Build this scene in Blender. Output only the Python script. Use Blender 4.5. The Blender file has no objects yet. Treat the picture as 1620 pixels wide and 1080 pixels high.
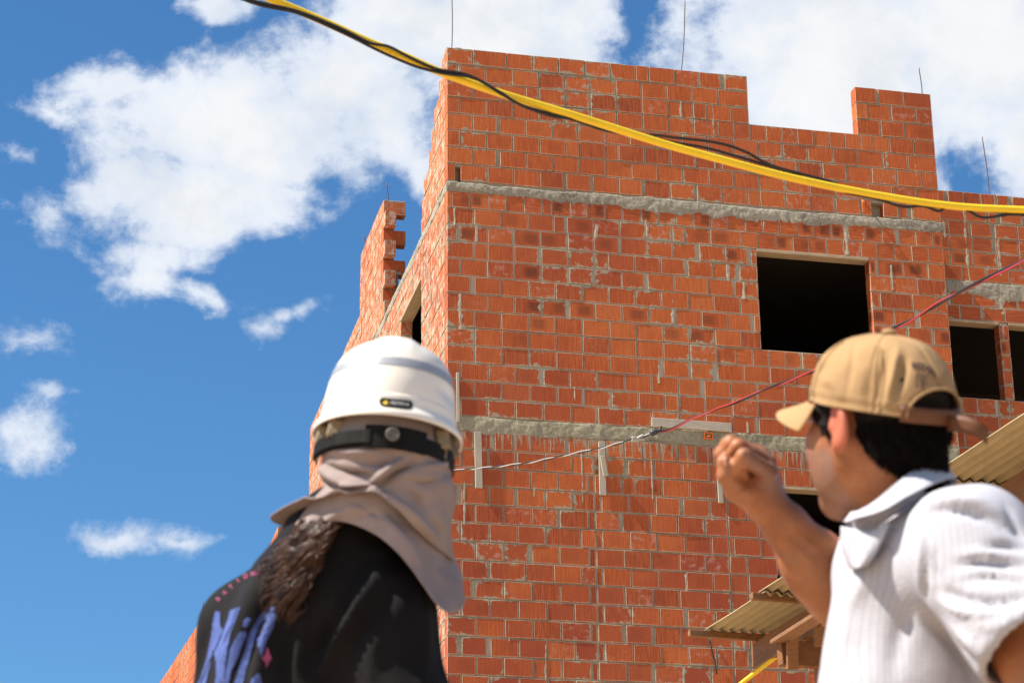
import bpy, bmesh, math, random
import numpy as np
from mathutils import Vector, Matrix
from mathutils.bvhtree import BVHTree

random.seed(7); RNG = np.random.default_rng(11)
S = bpy.context.scene
COL = S.collection

# ------------------------------------------------------------------ camera
FPX, PITCH, ROLL, YAW, CAMZ = 3888.65, 0.374904, -0.0111336, 0.2244205, 0.40
CAM = np.array([0, 0, CAMZ])
cp, sp = math.cos(PITCH), math.sin(PITCH)
FWD = np.array([0, cp, sp]); _r0 = np.array([1, 0, 0.]); _u0 = np.array([0, -sp, cp])
RGT = math.cos(ROLL) * _r0 + math.sin(ROLL) * _u0
UPV = -math.sin(ROLL) * _r0 + math.cos(ROLL) * _u0
ZV = np.array([0, 0, 1.])
# building frame: corner of the tall wall, along the front, back along the side
CORNER = np.array([-.6827, 24.0876, 12.984 + CAMZ])
DU = np.array([math.cos(YAW), math.sin(YAW), 0]); DS = np.array([-math.sin(YAW), math.cos(YAW), 0])

def at(x, y, d):
    """point of the place seen at photo position x, y, d metres out along the view axis"""
    return CAM + d * ((x - 810) / FPX * RGT + (540 - y) / FPX * UPV + FWD)
def proj(P):
    q = np.asarray(P) - CAM; d = q @ FWD
    return np.stack([810 + FPX * (q @ RGT) / d, 540 - FPX * (q @ UPV) / d], -1)
def onplane(x, y, P, n):
    r = at(x, y, 1.) - CAM
    return CAM + ((P - CAM) @ n) / (r @ n) * r
def B(u, h, s=0.):                      # building coordinates -> world
    return CORNER + u * DU + s * DS - h * ZV
def front_uh(x, y, off=0.):
    q = onplane(x, y, CORNER + off * DS, DS) - CORNER
    return q @ DU, -q[2]

cam = bpy.data.cameras.new('camera'); camo = bpy.data.objects.new('camera', cam); COL.objects.link(camo)
cam.sensor_width = 36; cam.lens = FPX / 1620 * 36; cam.clip_end = 3000; cam.clip_start = .05
camo.matrix_world = Matrix(((RGT[0], UPV[0], -FWD[0], 0), (RGT[1], UPV[1], -FWD[1], 0), (RGT[2], UPV[2], -FWD[2], CAMZ), (0, 0, 0, 1)))
cam.dof.use_dof = True; cam.dof.focus_distance = 24.5; cam.dof.aperture_fstop = 12.5
S.camera = camo

# ------------------------------------------------------------------ object helpers
def tag(o, label=None, cat=None, group=None, kind=None):
    if label: o['label'] = label
    if cat: o['category'] = cat
    if group: o['group'] = group
    if kind: o['kind'] = kind
    return o
def empty(name, loc, label, cat, group=None):
    o = bpy.data.objects.new(name, None); COL.objects.link(o); o.location = Vector(loc); o.empty_display_size = .2
    return tag(o, label, cat, group)
def mesh_obj(name, verts, faces, mat, parent=None, smooth=False):
    me = bpy.data.meshes.new(name)
    me.from_pydata([tuple(map(float, v)) for v in verts], [], [tuple(int(i) for i in f) for f in faces]); me.update()
    return link(name, me, mat, parent, smooth)
def link(name, me, mat, parent=None, smooth=False):
    if mat:
        for m in (mat if isinstance(mat, (list, tuple)) else [mat]): me.materials.append(m)
    o = bpy.data.objects.new(name, me); COL.objects.link(o)
    if smooth: me.polygons.foreach_set('use_smooth', [True] * len(me.polygons))
    if parent is not None: put(o, parent)
    return o
def put(o, parent):
    """child keeps its world place (meshes are written in world coordinates)"""
    o.parent = parent
    root = Vector((0, 0, 0)); p = parent
    while p is not None: root += p.location; p = p.parent
    o.location = -root if o.type == 'MESH' else o.location - root
class MB:
    def __init__(s): s.v = []; s.f = []
    def quad(s, a, b, c, d):
        n = len(s.v); s.v += [a, b, c, d]; s.f.append((n, n + 1, n + 2, n + 3))
    def hexa(s, p):                     # 8 corners: 0-3 one side (ccw from outside), 4-7 the other
        n = len(s.v); s.v += list(p)
        for f in ((0, 1, 2, 3), (7, 6, 5, 4), (0, 4, 5, 1), (1, 5, 6, 2), (2, 6, 7, 3), (3, 7, 4, 0)): s.f.append(tuple(n + i for i in f))
    def box(s, o, ax, ay, az):          # corner + 3 edge vectors
        o, ax, ay, az = map(np.asarray, (o, ax, ay, az))
        s.hexa([o, o + ax, o + ax + ay, o + ay, o + az, o + ax + az, o + ax + ay + az, o + ay + az])
    def beam(s, a, b, w, t, up=ZV):     # bar from a to b, w along up, t across, with slightly cut ends
        a, b = np.asarray(a, float), np.asarray(b, float); d = b - a; d = d / np.linalg.norm(d)
        sd = np.cross(d, up); sd /= np.linalg.norm(sd); u = np.cross(sd, d)
        s.box(a - u * w / 2 - sd * t / 2, b - a, sd * t, u * w)
    def tube(s, pts, r, n=8, caps=True):
        pts = np.asarray(pts, float); m = len(pts); r = np.broadcast_to(r, (m,))
        tg = np.gradient(pts, axis=0); tg /= np.linalg.norm(tg, axis=1)[:, None] + 1e-12
        ref = ZV if abs(tg[0] @ ZV) < .9 else np.array([1., 0, 0])
        nrm = np.cross(tg[0], ref); nrm /= np.linalg.norm(nrm); base = len(s.v)
        for i in range(m):
            nrm = nrm - tg[i] * (nrm @ tg[i]); nrm /= np.linalg.norm(nrm) + 1e-12; bn = np.cross(tg[i], nrm)
            for k in range(n):
                a = 2 * math.pi * k / n; s.v.append(pts[i] + r[i] * (math.cos(a) * nrm + math.sin(a) * bn))
        for i in range(m - 1):
            for k in range(n):
                a, b = base + i * n + k, base + i * n + (k + 1) % n; s.f.append((a, b, b + n, a + n))
        if caps: s.f.append(tuple(base + k for k in range(n))[::-1]); s.f.append(tuple(base + (m - 1) * n + k for k in range(n)))
    def grid(s, G, closed_u=False):     # G (rows, cols, 3)
        G = np.asarray(G); r, c = G.shape[:2]; n = len(s.v); s.v += list(G.reshape(-1, 3))
        for i in range(r - 1):
            for j in range(c if closed_u else c - 1):
                k = (j + 1) % c; s.f.append((n + i * c + j, n + i * c + k, n + (i + 1) * c + k, n + (i + 1) * c + j))
    def build(s, name, mat, parent=None, smooth=False): return mesh_obj(name, s.v, s.f, mat, parent, smooth)
def modify(o, kind, **kw):
    m = o.modifiers.new(kind.lower(), kind)
    for k, v in kw.items(): setattr(m, k, v)
    return m
def spline(P, n, closed=False):
    P = np.asarray(P, float); m = len(P); out = []
    segs = m if closed else m - 1
    for t in np.linspace(0, segs, n, endpoint=not closed):
        i = min(int(t), segs - 1); f = t - i
        if closed: p = [P[(i + k) % m] for k in (-1, 0, 1, 2)]
        else:
            p = [P[max(i - 1, 0)], P[i], P[i + 1], P[min(i + 2, m - 1)]]
            if i == 0: p[0] = 2 * P[0] - P[1]
            if i + 2 > m - 1: p[3] = 2 * P[-1] - P[-2]
        out.append(.5 * (2 * p[1] + (p[2] - p[0]) * f + (2 * p[0] - 5 * p[1] + 4 * p[2] - p[3]) * f * f + (3 * p[1] - p[0] - 3 * p[2] + p[3]) * f ** 3))
    return np.array(out)
def vnoise(P, sc, seed=0):
    """cheap smooth value noise in numpy, -1..1"""
    q = np.asarray(P, float) * sc; i = np.floor(q).astype(np.int64); f = q - i; f = f * f * (3 - 2 * f)
    def hs(a, b, c):
        h = (a * 374761393 + b * 668265263 + c * 2147483647 + seed * 144665) & 0xffffffff
        h = ((h ^ (h >> 13)) * 1274126177) & 0xffffffff
        return ((h ^ (h >> 16)) & 0xffff) / 32767.5 - 1
    r = 0
    for dx in (0, 1):
        for dy in (0, 1):
            for dz in (0, 1):
                w = (f[..., 0] if dx else 1 - f[..., 0]) * (f[..., 1] if dy else 1 - f[..., 1]) * (f[..., 2] if dz else 1 - f[..., 2])
                r = r + w * hs(i[..., 0] + dx, i[..., 1] + dy, i[..., 2] + dz)
    return r
def fbm(P, sc, seed=0, o=3): return sum(vnoise(P, sc * 2 ** k, seed + k) * .5 ** k for k in range(o))

# ------------------------------------------------------------------ material helpers
class NT:
    def __init__(s, tree): s.t = tree; s.n = tree.nodes; s.l = tree.links
    def new(s, t, **kw):
        n = s.n.new(t)
        for k, v in kw.items():
            if k.startswith('i_'): s.set(n.inputs[k[2:].replace('_', ' ')], v)
            else: setattr(n, k, v)
        return n
    def set(s, sock, v):
        if isinstance(v, bpy.types.NodeSocket): s.l.new(v, sock)
        else: sock.default_value = v
    def math(s, op, a, b=None, c=None, clamp=False):
        n = s.n.new('ShaderNodeMath'); n.operation = op; n.use_clamp = clamp
        for i, v in enumerate((a, b, c)):
            if v is not None: s.set(n.inputs[i], v)
        return n.outputs[0]
    def vmath(s, op, a, b=None, out=0):
        n = s.n.new('ShaderNodeVectorMath'); n.operation = op; s.set(n.inputs[0], a)
        if b is not None: s.set(n.inputs[1], b)
        return n.outputs[out]
    def mix(s, f, a, b, blend='MIX'):
        n = s.n.new('ShaderNodeMix'); n.data_type = 'RGBA'; n.blend_type = blend
        s.set(n.inputs[0], f); s.set(n.inputs[6], a); s.set(n.inputs[7], b); return n.outputs[2]
    def ramp(s, f, *st):
        n = s.n.new('ShaderNodeValToRGB'); s.set(n.inputs[0], f); e = n.color_ramp.elements
        while len(e) < len(st): e.new(.5)
        for el, (p, c) in zip(e, st):
            el.position = p; el.color = (*c, 1) if isinstance(c, (tuple, list)) else (c, c, c, 1)
        return n.outputs[0]
    def step(s, v, a, b):               # smooth 0..1 between a and b
        n = s.n.new('ShaderNodeMapRange'); n.interpolation_type = 'SMOOTHSTEP'; s.set(n.inputs[0], v)
        s.set(n.inputs[1], a); s.set(n.inputs[2], b); return n.outputs[0]
    def noise(s, vec, scale, detail=4, rough=.55, dist=0):
        n = s.n.new('ShaderNodeTexNoise'); s.set(n.inputs['Vector'], vec); n.inputs['Scale'].default_value = scale
        n.inputs['Detail'].default_value = detail; n.inputs['Roughness'].default_value = rough; n.inputs['Distortion'].default_value = dist
        return n.outputs[0]
    def sep(s, v):
        n = s.n.new('ShaderNodeSeparateXYZ'); s.set(n.inputs[0], v); return n.outputs
    def comb(s, x, y, z=0.):
        n = s.n.new('ShaderNodeCombineXYZ')
        for i, v in enumerate((x, y, z)): s.set(n.inputs[i], v)
        return n.outputs[0]
    def bump(s, h, strength=.5, dist=.01):
        n = s.n.new('ShaderNodeBump'); s.set(n.inputs['Height'], h); n.inputs['Strength'].default_value = strength
        n.inputs['Distance'].default_value = dist; return n.outputs[0]
def material(name):
    m = bpy.data.materials.new(name); m.use_nodes = True; t = NT(m.node_tree)
    b = t.n['Principled BSDF']; return m, t, b
def obj_coord(t): return t.new('ShaderNodeTexCoord').outputs['Object']
def rgb(*c): return (*c, 1)
def simple(name, col, rough=.6, var=.15, scale=20, bump=.2, bdist=.002, stretch=(1, 1, 1), spec=.4, metallic=0, **kw):
    """plain stuff with uneven tone and a fine relief"""
    m, t, b = material(name); co = t.vmath('MULTIPLY', obj_coord(t), stretch)
    n = t.noise(co, scale, 6, .6); n2 = t.noise(co, scale * .13, 3)
    f = t.math('ADD', t.math('MULTIPLY', n, .6), t.math('MULTIPLY', n2, .4))
    lo = tuple(c * (1 - var * 1.6) for c in col); hi = tuple(min(1, c * (1 + var * 1.2)) for c in col)
    t.set(b.inputs['Base Color'], t.ramp(f, (.3, lo), (.7, hi)))
    t.set(b.inputs['Roughness'], t.math('ADD', rough - .08, t.math('MULTIPLY', n, .16)))
    b.inputs['Specular IOR Level'].default_value = spec; b.inputs['Metallic'].default_value = metallic
    if bump: t.set(b.inputs['Normal'], t.bump(n, bump, bdist))
    for k, v in kw.items(): b.inputs[k.replace('_', ' ')].default_value = v
    return m
# ------------------------------------------------------------------ brick and mortar
MORTAR_C = (.36, .30, .21)
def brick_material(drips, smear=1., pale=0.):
    m, t, b = material('fired_clay_brick')
    uv = t.new('ShaderNodeUVMap', uv_map='brick').outputs[0]; x, y, _ = t.sep(uv)
    wall = t.new('ShaderNodeUVMap', uv_map='wall').outputs[0]; wu, wh, _ = t.sep(wall)
    bk = t.sep(t.new('ShaderNodeAttribute', attribute_name='bk').outputs['Vector']); r1, r2, ori = bk[0], bk[1], bk[2]
    hf = t.sep(t.new('ShaderNodeAttribute', attribute_name='half').outputs['Vector']); hw, hh = hf[0], hf[1]
    e = t.math('MINIMUM', t.math('SUBTRACT', hw, t.math('ABSOLUTE', x)), t.math('SUBTRACT', hh, t.math('ABSOLUTE', y)))
    # ribs run up the brick, or along it where it is laid on its side
    gx = t.math('ADD', t.math('MULTIPLY', x, t.math('SUBTRACT', 1, ori)), t.math('MULTIPLY', y, ori))
    gy = t.math('ADD', t.math('MULTIPLY', y, t.math('SUBTRACT', 1, ori)), t.math('MULTIPLY', x, ori))
    sid = t.math('MULTIPLY', r1, 40)
    streak = t.noise(t.comb(t.math('MULTIPLY', gx, 75), t.math('MULTIPLY', gy, 4), sid), 1, 4, .65)
    fine = t.noise(t.comb(wu, wh, sid), 55, 5, .65)
    col = t.ramp(r1, (0, (.35, .062, .018)), (.18, (.45, .086, .021)), (.5, (.51, .106, .026)), (.8, (.56, .138, .035)), (.93, (.50, .098, .025)), (1, (.30, .052, .018)))
    col = t.mix(t.step(streak, .33, .72), t.mix(.22, col, rgb(.20, .04, .018)), t.mix(.5, col, rgb(.62, .20, .06)))
    grime = t.math('MULTIPLY', t.step(e, .034, .004), t.step(t.noise(t.comb(wu, wh, sid), 16, 5, .65), .46, .68)); col = t.mix(t.math('MULTIPLY', grime, .42), col, rgb(.13, .045, .025))
    col = t.mix(t.math('MULTIPLY', t.step(fine, .5, .75), .35), col, rgb(.26, .062, .03))
    big = t.noise(t.comb(wu, wh, 3.), .55, 3); lowwall = t.math('MULTIPLY', t.math('MULTIPLY', t.step(wh, 4.3, 7.2), .85), t.step(t.math('FRACT', t.math('MULTIPLY', r1, 7.3)), .15, .95))
    col = t.mix(t.math('MULTIPLY', t.step(big, .42, .66), .5), col, rgb(.28, .05, .026))
    col = t.mix(lowwall, col, rgb(.31, .06, .028))
    # scorched cores
    cx = t.math('ADD', t.math('DIVIDE', x, hw), t.math('MULTIPLY', t.math('SUBTRACT', r1, .5), 1.1)); cy = t.math('DIVIDE', y, hh)
    core = t.math('MULTIPLY', t.step(t.math('ABSOLUTE', cx), .95, .25), t.step(t.math('ABSOLUTE', cy), 1.05, .35))
    burn = t.math('MULTIPLY', t.step(r2, .62, .9), t.math('MULTIPLY', core, t.step(t.math('ADD', streak, t.math('MULTIPLY', core, .15)), .38, .72)))
    burn = t.math('MULTIPLY', burn, t.math('ADD', .25, t.math('MULTIPLY', t.math('MULTIPLY', t.step(wh, 1.5, 1.9), t.step(wh, 3.6, 2.9)), .75)))
    col = t.mix(t.math('MULTIPLY', burn, .8), col, rgb(.085, .03, .017))
    # pale bloom of salts, ring-like on some bricks
    bl = t.math('MULTIPLY', t.step(r2, .18, .05), t.step(t.noise(t.comb(wu, wh, 9.), 14, 4), .5, .68))
    col = t.mix(t.math('MULTIPLY', bl, .55), col, rgb(.52, .30, .24))
    if pale: col = t.mix(t.math('MULTIPLY', t.step(t.noise(t.comb(t.math('MULTIPLY', wu, 2.), wh, 4.), 6, 5, .65), .45, .65), pale), col, rgb(.64, .45, .33))  # pale streaks, with the side's overexposed sunlight put into the colour
    # mortar smeared over edges, in patches
    patch = t.noise(t.comb(wu, wh, 5.), 1.7, 2); n1 = t.noise(t.comb(wu, wh, 1.), 13, 6, .68)
    reach = t.math('MULTIPLY', t.math('MULTIPLY', t.step(patch, .50 - .1 * (smear - 1), .72), .055 * smear), t.step(n1, .44, .66))
    low = t.math('MULTIPLY', t.step(t.math('SUBTRACT', y, t.math('MULTIPLY', hh, .25)), 0, .06), 1)
    n3 = t.noise(t.comb(wu, wh, 2.), 48, 4)
    sm = t.step(t.math('SUBTRACT', t.math('ADD', reach, t.math('MULTIPLY', n3, .009)), e), -.003, .010)
    mort = t.mix(n3, rgb(*[c * .72 for c in MORTAR_C]), rgb(*[min(1, c * 1.25) for c in MORTAR_C]))
    # runs of cement water below the poured bands
    rn = t.noise(t.comb(t.math('MULTIPLY', wu, 20), t.math('MULTIPLY', wh, 1.1), 0.), 1, 3, .6)
    run = None
    for h0, length, amt in drips:
        k = t.math('MULTIPLY', t.math('MULTIPLY', t.step(wh, h0 + length, h0), t.step(wh, h0 - .05, h0)), amt)
        run = k if run is None else t.math('MAXIMUM', run, k)
    if run is not None:
        dm = t.step(t.math('ADD', rn, t.math('MULTIPLY', run, .33)), .80, .86)
        dm = t.math('MULTIPLY', dm, t.step(run, 0, .3)); sm = t.math('MAXIMUM', sm, t.math('MULTIPLY', dm, .8))
    col = t.mix(sm, col, mort)
    t.set(b.inputs['Base Color'], col); b.inputs['Roughness'].default_value = .82; b.inputs['Specular IOR Level'].default_value = .25
    rib = t.math('SINE', t.math('MULTIPLY', gx, 2 * math.pi / .0235))
    h = t.math('ADD', t.math('MULTIPLY', rib, .05), t.math('ADD', t.math('MULTIPLY', fine, .5), t.math('MULTIPLY', sm, .7)))
    t.set(b.inputs['Normal'], t.bump(h, .55, .006)); return m
def mortar_material(name='mortar', col=MORTAR_C, bd=.012):
    m, t, b = material(name); co = obj_coord(t)
    n = t.noise(co, 28, 6, .65); n2 = t.noise(co, 2.2, 3); n3 = t.noise(co, 130, 3)
    f = t.math('ADD', t.math('MULTIPLY', n, .5), t.math('MULTIPLY', n2, .5))
    cc = t.ramp(f, (.32, tuple(c * .55 for c in col)), (.5, col), (.7, tuple(min(1, c * 1.35) for c in col)))
    if name == 'mortar':
        oz = t.sep(co)[2]; zone = t.math('MULTIPLY', t.step(oz, CORNER[2] - 4.35, CORNER[2] - 4.2), t.step(oz, CORNER[2] - 1.7, CORNER[2] - 1.8))
        cc = t.mix(t.math('MULTIPLY', zone, .55), cc, rgb(.52, .45, .34))
    t.set(b.inputs['Base Color'], cc)
    b.inputs['Roughness'].default_value = .92; b.inputs['Specular IOR Level'].default_value = .2
    t.set(b.inputs['Normal'], t.bump(t.math('ADD', n, t.math('MULTIPLY', n3, .4)), .7, bd)); return m
def wood_material(name, col, grain=(1, 1, 1), var=.3, rough=.75):
    m, t, b = material(name); co = obj_coord(t)
    g = t.noise(t.vmath('MULTIPLY', co, grain), 6, 5, .6, .6); k = t.noise(co, 3, 3); f2 = t.noise(t.vmath('MULTIPLY', co, grain), 30, 3)
    f = t.math('ADD', t.math('MULTIPLY', g, .6), t.math('ADD', t.math('MULTIPLY', k, .2), t.math('MULTIPLY', f2, .2)))
    t.set(b.inputs['Base Color'], t.ramp(f, (.3, tuple(c * (1 - var) for c in col)), (.52, col), (.72, tuple(min(1, c * (1 + var)) for c in col))))
    b.inputs['Roughness'].default_value = rough; t.set(b.inputs['Normal'], t.bump(f, .4, .004)); return m
M = {}
M['brick'] = brick_material([(1.74, .22, .55), (4.47, .55, 1.0)])
M['brick_sunlit'] = brick_material([(1.74, .22, .3), (4.47, .4, .6)], 1.9, .85)  # more mortar smear, and strong sun painted in as paler patches
M['mortar'] = mortar_material()
M['concrete'] = mortar_material('rough_concrete', (.33, .295, .225), .02)
M['concrete_low'] = mortar_material('smooth_concrete', (.33, .295, .20), .006)
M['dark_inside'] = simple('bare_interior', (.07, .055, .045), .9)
M['steel'] = simple('rusty_rebar', (.10, .065, .05), .7, .3, 60)
M['form_wood'] = wood_material('grey_formwork_pine', (.46, .39, .30), (.6, 6, 6))
M['form_wood_v'] = wood_material('grey_formwork_pine_upright', (.42, .36, .27), (6, 6, .6))
M['lintel_wood'] = wood_material('lintel_plank', (.42, .32, .20), (.6, 6, 6))
M['shed_wood'] = wood_material('shed_timber', (.23, .105, .038), (2, .5, 5))
M['shed_wood_dark'] = wood_material('shed_board', (.21, .088, .03), (2, .5, 5), .4)
M['sheet'] = simple('fibre_cement_sheet', (.36, .29, .16), .85, .14, 14, .3, .004, (1, .4, 1))
M['yellow'] = simple('yellow_plastic', (.94, .62, .010), .38, .09, 12, .06, .001, spec=.5)
M['black_rubber'] = simple('black_cable_sheath', (.015, .013, .013), .5, .2, 40, .1, .001)
M['red_wire'] = simple('red_wire_insulation', (.42, .03, .03), .4, .1, 40, .05)
M['white_wire'] = simple('white_wire_insulation', (.42, .40, .36), .45, .08, 40, .05)
M['tape'] = simple('insulating_tape', (.06, .055, .065), .4, .3, 60, .3)
M['orange_plastic'] = simple('orange_plastic', (.75, .16, .02), .45, .15, 40, .1)

# ------------------------------------------------------------------ daylight
SUN_AZ = np.array([-.945, -.325]); SUN_AZ /= np.linalg.norm(SUN_AZ); SUN_EL = math.radians(52)
SUN = np.array([SUN_AZ[0] * math.cos(SUN_EL), SUN_AZ[1] * math.cos(SUN_EL), math.sin(SUN_EL)])
sl = bpy.data.lights.new('sun', 'SUN'); sl.energy = 4.4; sl.angle = math.radians(.5); sl.color = (1, .93, .82)
slo = bpy.data.objects.new('sun', sl); COL.objects.link(slo); slo.rotation_euler = Vector(-SUN).to_track_quat('-Z', 'Y').to_euler(); slo.location = Vector(SUN * 60)
world = bpy.data.worlds.new('World'); S.world = world; world.use_nodes = True
def build_sky():
    t = NT(world.node_tree); bg = t.n['Background']
    sky = t.new('ShaderNodeTexSky', sky_type='NISHITA', sun_disc=False)
    sky.sun_elevation = SUN_EL; sky.sun_rotation = math.atan2(SUN_AZ[0], SUN_AZ[1]); sky.air_density = 1.0; sky.dust_density = .35; sky.ozone_density = 2.6
    dirv = t.vmath('NORMALIZE', t.new('ShaderNodeTexCoord').outputs['Generated'])
    hs = t.new('ShaderNodeHueSaturation'); hs.inputs['Saturation'].default_value = 1.18; hs.inputs['Value'].default_value = 1.0; t.set(hs.inputs['Color'], sky.outputs[0])
    # clouds stand in fixed compass directions: a tangent plane touching the sky dome above the building
    dz = t.vmath('DOT_PRODUCT', dirv, tuple(FWD), 1); dzc = t.math('MAXIMUM', dz, .05)
    px = t.math('DIVIDE', t.vmath('DOT_PRODUCT', dirv, tuple(RGT), 1), dzc); py = t.math('DIVIDE', t.vmath('DOT_PRODUCT', dirv, tuple(UPV), 1), dzc)
    K = FPX / 1000.                    # thousand photo pixels
    P0 = t.comb(t.math('MULTIPLY', px, K), t.math('MULTIPLY', py, K), 0.)
    w = t.new('ShaderNodeTexNoise'); t.set(w.inputs['Vector'], P0); w.inputs['Scale'].default_value = 7; w.inputs['Detail'].default_value = 6
    P = t.vmath('ADD', P0, t.vmath('MULTIPLY', t.vmath('SUBTRACT', w.outputs['Color'], (.5, .5, .5)), (.16, .13, 0)))
    blobs = [(370, 190, 290, 115, 1.25), (300, 310, 220, 95, 1.25), (540, 120, 180, 110, 1.1), (420, 250, 200, 100, 1.0), (200, 130, 120, 38, .6), (260, 400, 110, 40, .75), (240, 440, 60, 45, .6), (320, 470, 60, 25, .5),
             (470, 310, 90, 45, .55), (345, 5, 75, 45, .85), (640, 20, 150, 120, 1.2), (780, 40, 210, 130, 1.3), (900, 60, 110, 120, 1.1), (620, 170, 90, 120, .85), (660, 275, 40, 70, .6),
             (1190, 60, 150, 150, 1.3), (1330, 120, 270, 220, 1.6), (1560, 60, 260, 190, 1.6), (1630, 200, 70, 170, 1.1), (1500, 170, 70, 60, .7), (1480, 260, 40, 60, .4), (20, 240, 45, 26, .38), (70, 158, 60, 20, .5),
             (25, 548, 75, 26, .28), (15, 690, 95, 60, .36), (60, 610, 34, 14, .25), (420, 502, 30, 17, .26), (478, 483, 32, 11, .22), (185, 850, 85, 20, .27), (295, 842, 34, 9, .22), (80, 340, 40, 30, .2)]
    d = None
    for (bx, by, a, bb, amp) in blobs:
        q = t.vmath('MULTIPLY', t.vmath('SUBTRACT', P, ((bx - 810) / 1000, (540 - by) / 1000, 0)), (1000 / a, 1000 / bb, 0))
        v = t.math('SUBTRACT', amp, t.math('MULTIPLY', t.vmath('LENGTH', q, None, 1), amp))
        d = v if d is None else t.math('SMOOTH_MAX', d, v, .12)
    nz = t.noise(t.vmath('MULTIPLY', P0, (1, 1.25, 1)), 6.5, 9, .62, .25); n2 = t.noise(P0, 22, 6, .65)
    # the rest of the dome, out of the photo, carries scattered clouds too
    far = t.step(t.vmath('LENGTH', P0, None, 1), 1.05, 1.7); back = t.math('MAXIMUM', far, t.step(dz, .3, .1))
    gen = t.math('MULTIPLY', t.math('SUBTRACT', t.noise(dirv, 2.4, 7, .6), .56), 4)
    d = t.math('MAXIMUM', t.math('MULTIPLY', d, t.math('SUBTRACT', 1, back)), t.math('SUBTRACT', gen, t.math('MULTIPLY', t.math('SUBTRACT', 1, back), 9)))
    d = t.math('ADD', d, t.math('ADD', t.math('MULTIPLY', t.math('SUBTRACT', nz, .5), 1.75), t.math('MULTIPLY', t.math('SUBTRACT', n2, .5), .65)))
    dens = t.step(d, -.10, .52)
    shade = t.noise(t.vmath('ADD', P0, (.03, -.03, 0)), 4.5, 6, .6)
    cloud = t.ramp(shade, (.34, (.80, .84, .89)), (.52, (.94, .95, .965)), (.72, (1, 1, 1)))
    cl = t.vmath('SCALE', cloud); cl.node.inputs['Scale'].default_value = CLOUD_GAIN
    thick = t.mix(t.step(d, .25, 1.1), t.vmath('MULTIPLY', cl, (.84, .9, 1.0)), cl)
    out = t.mix(t.math('MULTIPLY', dens, .97), t.vmath('MULTIPLY', hs.outputs[0], (.94, 1.27, 1.40)), thick)
    t.set(bg.inputs['Color'], out); bg.inputs['Strength'].default_value = SKY_STRENGTH
SKY_STRENGTH = .05; CLOUD_GAIN = 9.2
build_sky()
S.view_settings.view_transform = 'Standard'; S.view_settings.look = 'None'; S.view_settings.gamma = 1; S.view_settings.use_curve_mapping = False
S.view_settings.exposure = 1.12
S.render.engine = 'CYCLES'
S.cycles.use_denoising = True
S.cycles.max_bounces = 6; S.cycles.diffuse_bounces = 3; S.cycles.glossy_bounces = 2
S.cycles.caustics_reflective = False; S.cycles.caustics_refractive = False
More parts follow.
